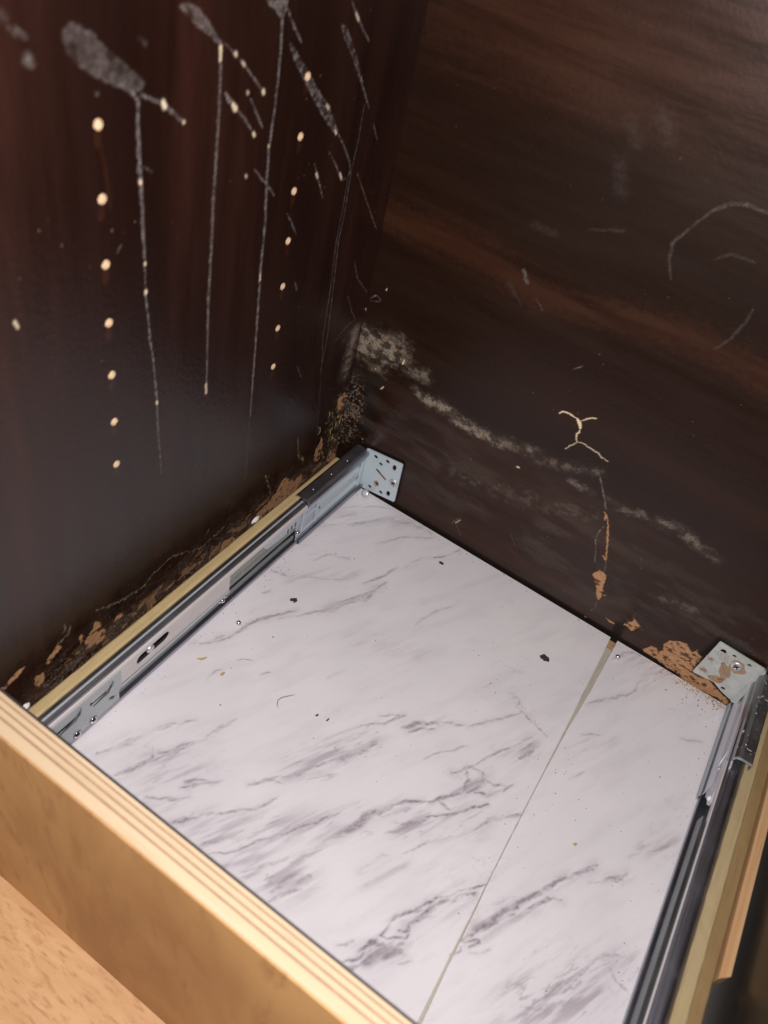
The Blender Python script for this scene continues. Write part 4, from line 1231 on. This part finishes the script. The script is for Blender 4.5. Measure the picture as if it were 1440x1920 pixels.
blotch(376.9, 23.2, 3.7, 1.15, .95, circ(376.9, 22.9, 2.6, 12), 2, 'scale_grey')
blotch(390.2, 33.0, 7.0, .62, 1.25, stadium(385.4, 40.2, 393.4, 29.8, 2.0), 3, 'rust_light', rot=.55)
blotch(388.4, 21.2, 4.2, 1.35, .85, circ(392.0, 23.2, 1.2, 10), 4, 'rust_light', -4.0)
blotch(391.6, 23.4, 2.2, 1.1, .9, circ(392.0, 23.2, .95, 10), 5, 'rust', -4.08)
blotch(395.2, 44.4, 6.6, 1.0, 1.0, None, 6, 'rust_light', -3.98)
blotch(383.0, 47.0, 6.0, 1.5, .7, None, 7, 'scale_grey', -3.92)
box('slot_rust', 382, 397, -2.0, -1.2, 26, 44, MAT['rust_light'], sr)
box('slot_rust', 372.5, 379, -2.0, -1.2, 19, 41, MAT['rust_light'], sr)
screw(sr, (393.9, -3.95, 45.2), (0, -1, 0), 4.6)

plate('fold', [(407.9, 9.6), (409.4, 8.6), (412.6, 10), (413.0, 55.6), (410.6, 57.2)], [], 3.0, MAT['bracket_stained'], sr, lambda a, b, t: (a, -5.0 + t, b))
# ------------------------------------------------------------------ wood strips
tag(wavy_strip('spacer_strip', 15.8, 24.4, -385, -30, 14, 44.2, MAT['pale_wood'], None, 1.6, .12, 3), 'pale sawn wood strip between left side panel and left drawer slide', 'wood strip')
rs = empty('spacer_strip', 'ochre wood spacer strip with brown lower edge right of the right drawer slide', 'wood strip', (430, -190, 0))
wavy_strip('strip_face', 421.3, 429.4, -388, -8, 6, 45.0, MAT['ochre_wood'], rs, .6, .10, 4)
wavy_strip('strip_edge', 429.5, 438.0, -388, -8, 4, 43.4, MAT['brown_strip'], rs, .8, .08, 5)
pn = from_bm('pine_strip', box_bm(438.8, 445.4, -242, -2, 33, 46.8, .5), MAT['pine'])
# slanted sawn end
for v in pn.data.vertices:
    if v.co.y < -200 * MM:
        v.co.y += ((445.4 - v.co.x / MM) * -.9 + 4) * MM
tag(pn, 'short orange pine strip with sawn end between ochre strip and right cabinet wall', 'wood strip')

# ------------------------------------------------------------------ plywood drawer in front
dr = empty('wooden_drawer', 'light plywood drawer with layered top edge and tan bottom, out of focus in front', 'drawer', (200, -400, -140))
ZT = 130
y = -391.0
lay = [('dark_veneer', 1.5, 'veneer'), ('ply', 1.9, 'ply_light'), ('ply', 1.0, 'ply_cross'), ('ply', 2.4, 'ply_light'), ('ply', 1.1, 'ply_cross'), ('ply', 2.5, 'ply_light'), ('ply', 1.2, 'ply_cross'), ('ply', 5.6, 'ply_light')]
for k, (nm, t, m) in enumerate(lay):
    box(nm, -40, 480, y - t + .02, y, -139.8, ZT - (.0 if k else .4) - .05 * (k % 2), MAT[m], dr)
    y -= t
box('inner_face', -40, 480, y - .9, y, -139.8, ZT - .25, MAT['ply_face'], dr, .25)
box('bottom_board', -260, 480, -760, -391, -152, -140, MAT['tan_board'], dr)

# ------------------------------------------------------------------ small things
def flake(name, label, pts, z, t, mat, cat):
    o = plate(name, pts, [], t, MAT[mat], None, lambda a, b, d: (a, b, z + d))
    return tag(o, label, cat)
def ragged(cx, cy, rx, ry, seed, n=18):
    r = np.random.default_rng(seed)
    return [(cx + rx * math.cos(2 * math.pi * i / n) * (.7 + .45 * r.random()), cy + ry * math.sin(2 * math.pi * i / n) * (.7 + .45 * r.random())) for i in range(n)]
b1 = sphere('ball_bearing', (52.8, -203.5, 2.2), 2.1, MAT['chrome'])
tag(b1, 'small steel ball lying on the wide marble-print board near left slide', 'ball bearing', 'loose bearing balls')
b2 = b1.copy(); C.objects.link(b2); b2.location = Vector((314.6 - 52.8, -21.5 + 203.5, 0)) * MM
b2['label'] = 'small steel ball at back corner of narrow board by the seam'
flake('dark_flake', 'largest dark brown laminate flake lying on the wide board left of seam', ragged(264, -64.5, 4.6, 3.2, 1), .35, .5, 'flake', 'flake')
flake('dark_flake', 'small dark flake lying near back edge of the wide board', ragged(144.5, -33.5, 2.4, 1.5, 2), .35, .5, 'flake', 'flake')
flake('dark_flake', 'angular dark chip lying on the wide board near middle of left slide', [(67.6, -156.4), (71.4, -152.6), (73.6, -154.6), (72.6, -158.4), (71.4, -156.6), (69, -158.4)], .35, .7, 'flake', 'flake')
tag(tube('curled_fibre', [(123, -242.5, .8), (120.2, -240.2, .9), (118.6, -237.2, 1.1), (119.4, -233.6, 1.0), (122, -230, .9), (125.6, -225.6, 1.4)], .32, MAT['fibre']), 'thin curled brown fibre lying on the wide marble-print board', 'fibre')
tag(tube('curled_fibre', [(73.5, -231, .7), (76, -226.5, .9), (79, -224.6, .7), (83, -222, .7)], .22, MAT['fibre']), 'short pale hair-like fibre on wide board near straw crumbs', 'fibre')
flake('straw_crumb', 'yellow straw crumb on the wide board beside left slide slot', [(50.4, -248), (53.6, -246.6), (55.4, -242.4), (54.4, -242.2), (52.6, -245.4), (50.8, -246.6)], .3, .5, 'straw', 'crumb')
flake('straw_crumb', 'yellow straw crumb on the wide board farther right than the other', [(72, -247.4), (74.4, -247), (74, -243.6), (72.6, -244)], .3, .5, 'straw', 'crumb')
flake('dark_flake', 'tiny dark sliver in the middle of wide board, left of a pair', [(147.0, -230), (148.6, -229.4), (148.9, -227.6), (147.8, -227.4)], .3, .4, 'flake', 'flake')
flake('dark_flake', 'tiny dark sliver in the middle of wide board, right of a pair', [(155.6, -228), (156.8, -227.8), (156.9, -225.2), (156, -225.4)], .3, .4, 'flake', 'flake')
flake('wood_chip', 'small tan wood chip on the narrow marble-print board', [(344, -196), (345.6, -193.8), (347, -194.4), (346.2, -196.6)], .3, .5, 'straw', 'crumb')
# crumbs: too many to count
def crumbs(name, label, spots, mat, seed):
    r = np.random.default_rng(seed)
    bm = bmesh.new()
    for (cx, cy, sx, sy, n, s0, s1) in spots:
        for _ in range(n):
            x, y = cx + r.normal() * sx, cy + r.normal() * sy
            x = min(max(x, 37), 409.5); y = min(max(y, -370), -3.5)
            if 301 < x < 310.5: continue
            s = s0 + (s1 - s0) * r.random() ** 2
            v = [bm.verts.new((x + s * math.cos(a) * (.6 + .6 * r.random()), y + s * math.sin(a) * (.5 + .6 * r.random()), .25)) for a in (0, 1.5, 3.1, 4.6)]
            t = bm.verts.new((x + .1 * s, y, .3 + s * .8))
            for i in range(4):
                bm.faces.new((v[i], v[(i + 1) % 4], t))
    o = from_bm(name, bm, MAT[mat])
    tag(o, label, 'crumbs'); o['kind'] = 'stuff'
    return o
crumbs('crumbs', 'tiny dark specks of dirt scattered over the marble-print boards', [(200, -180, 90, 90, 90, .25, .75), (360, -150, 30, 90, 34, .25, .7), (385, -22, 16, 8, 30, .3, .9), (60, -150, 18, 80, 40, .25, .7), (303.5, -170, 3.5, 90, 70, .2, .6), (315, -200, 4, 90, 50, .2, .55), (40, -180, 3, 90, 60, .2, .6), (190, -8, 80, 2.5, 60, .2, .6), (404, -150, 4, 90, 50, .2, .6)], 'flake', 5)
crumbs('chipboard_crumbs', 'orange chipboard crumbs at back edge of narrow board below right bracket', [(376, -6, 13, 3, 70, .3, 1.0), (394, -7, 8, 3, 80, .3, 1.2), (352, -5, 12, 2, 10, .3, .8)], 'rust_light', 6)
# loose screw leaning below the left bracket
ls = empty('loose_screw', 'loose screw with round washer head leaning below the left bracket', 'screw', (45.5, -11.5, 5))
ax = Vector((-.05, -.72, .62))
lathe('screw_head', [(3.6, 0), (3.9, .4), (3.5, 1.2), (1.6, 1.7), (.3, 1.4)], (45.4, -11.8, 5.0), ax, MAT['screw_zinc'], ls, 22)
lathe('screw_shank', [(1.4, -6.5), (1.7, 0)], (45.4, -11.8, 5.0), ax, MAT['rust_light'], ls, 12)
# white lumps behind the pale strip
def lump(label, c, r, seed):
    bm = bmesh.new()
    bmesh.ops.create_icosphere(bm, subdivisions=3, radius=1)
    for v in bm.verts:
        k = 1 + .18 * math.sin(v.co.x * 4 + seed) + .12 * math.sin(v.co.y * 6 + seed * 2) * math.cos(v.co.z * 5)
        v.co = Vector((v.co.x * r[0], v.co.y * r[1], v.co.z * r[2])) * k + Vector(c)
    return tag(from_bm('white_lump', bm, MAT['putty'], None, True), label, 'putty')
lump('longer white putty lump stuck behind the middle of pale strip', (12.8, -139, 41), (1.6, 4.6, 2.6), 2.3)
lump('tiny white putty lump at front end of pale strip', (13.0, -363, 42), (2.0, 3.0, 2.0), 2.0)
# torn slivers of laminate standing out of the left wall by the corner
for k in range(26):
    yy = -8 - random.random() * 60; zz = 22 + random.random() * 60
    if random.random() < .5: yy = -random.random() * 30
    L = 2 + random.random() * 7
    tube_pts = [(.1, yy, zz), (1.0, yy + random.uniform(-2, 2), zz + L * .5), (.5, yy + random.uniform(-3, 3), zz + L)]
    o = tube('splinter', tube_pts, .28, MAT['straw'], side, 4)
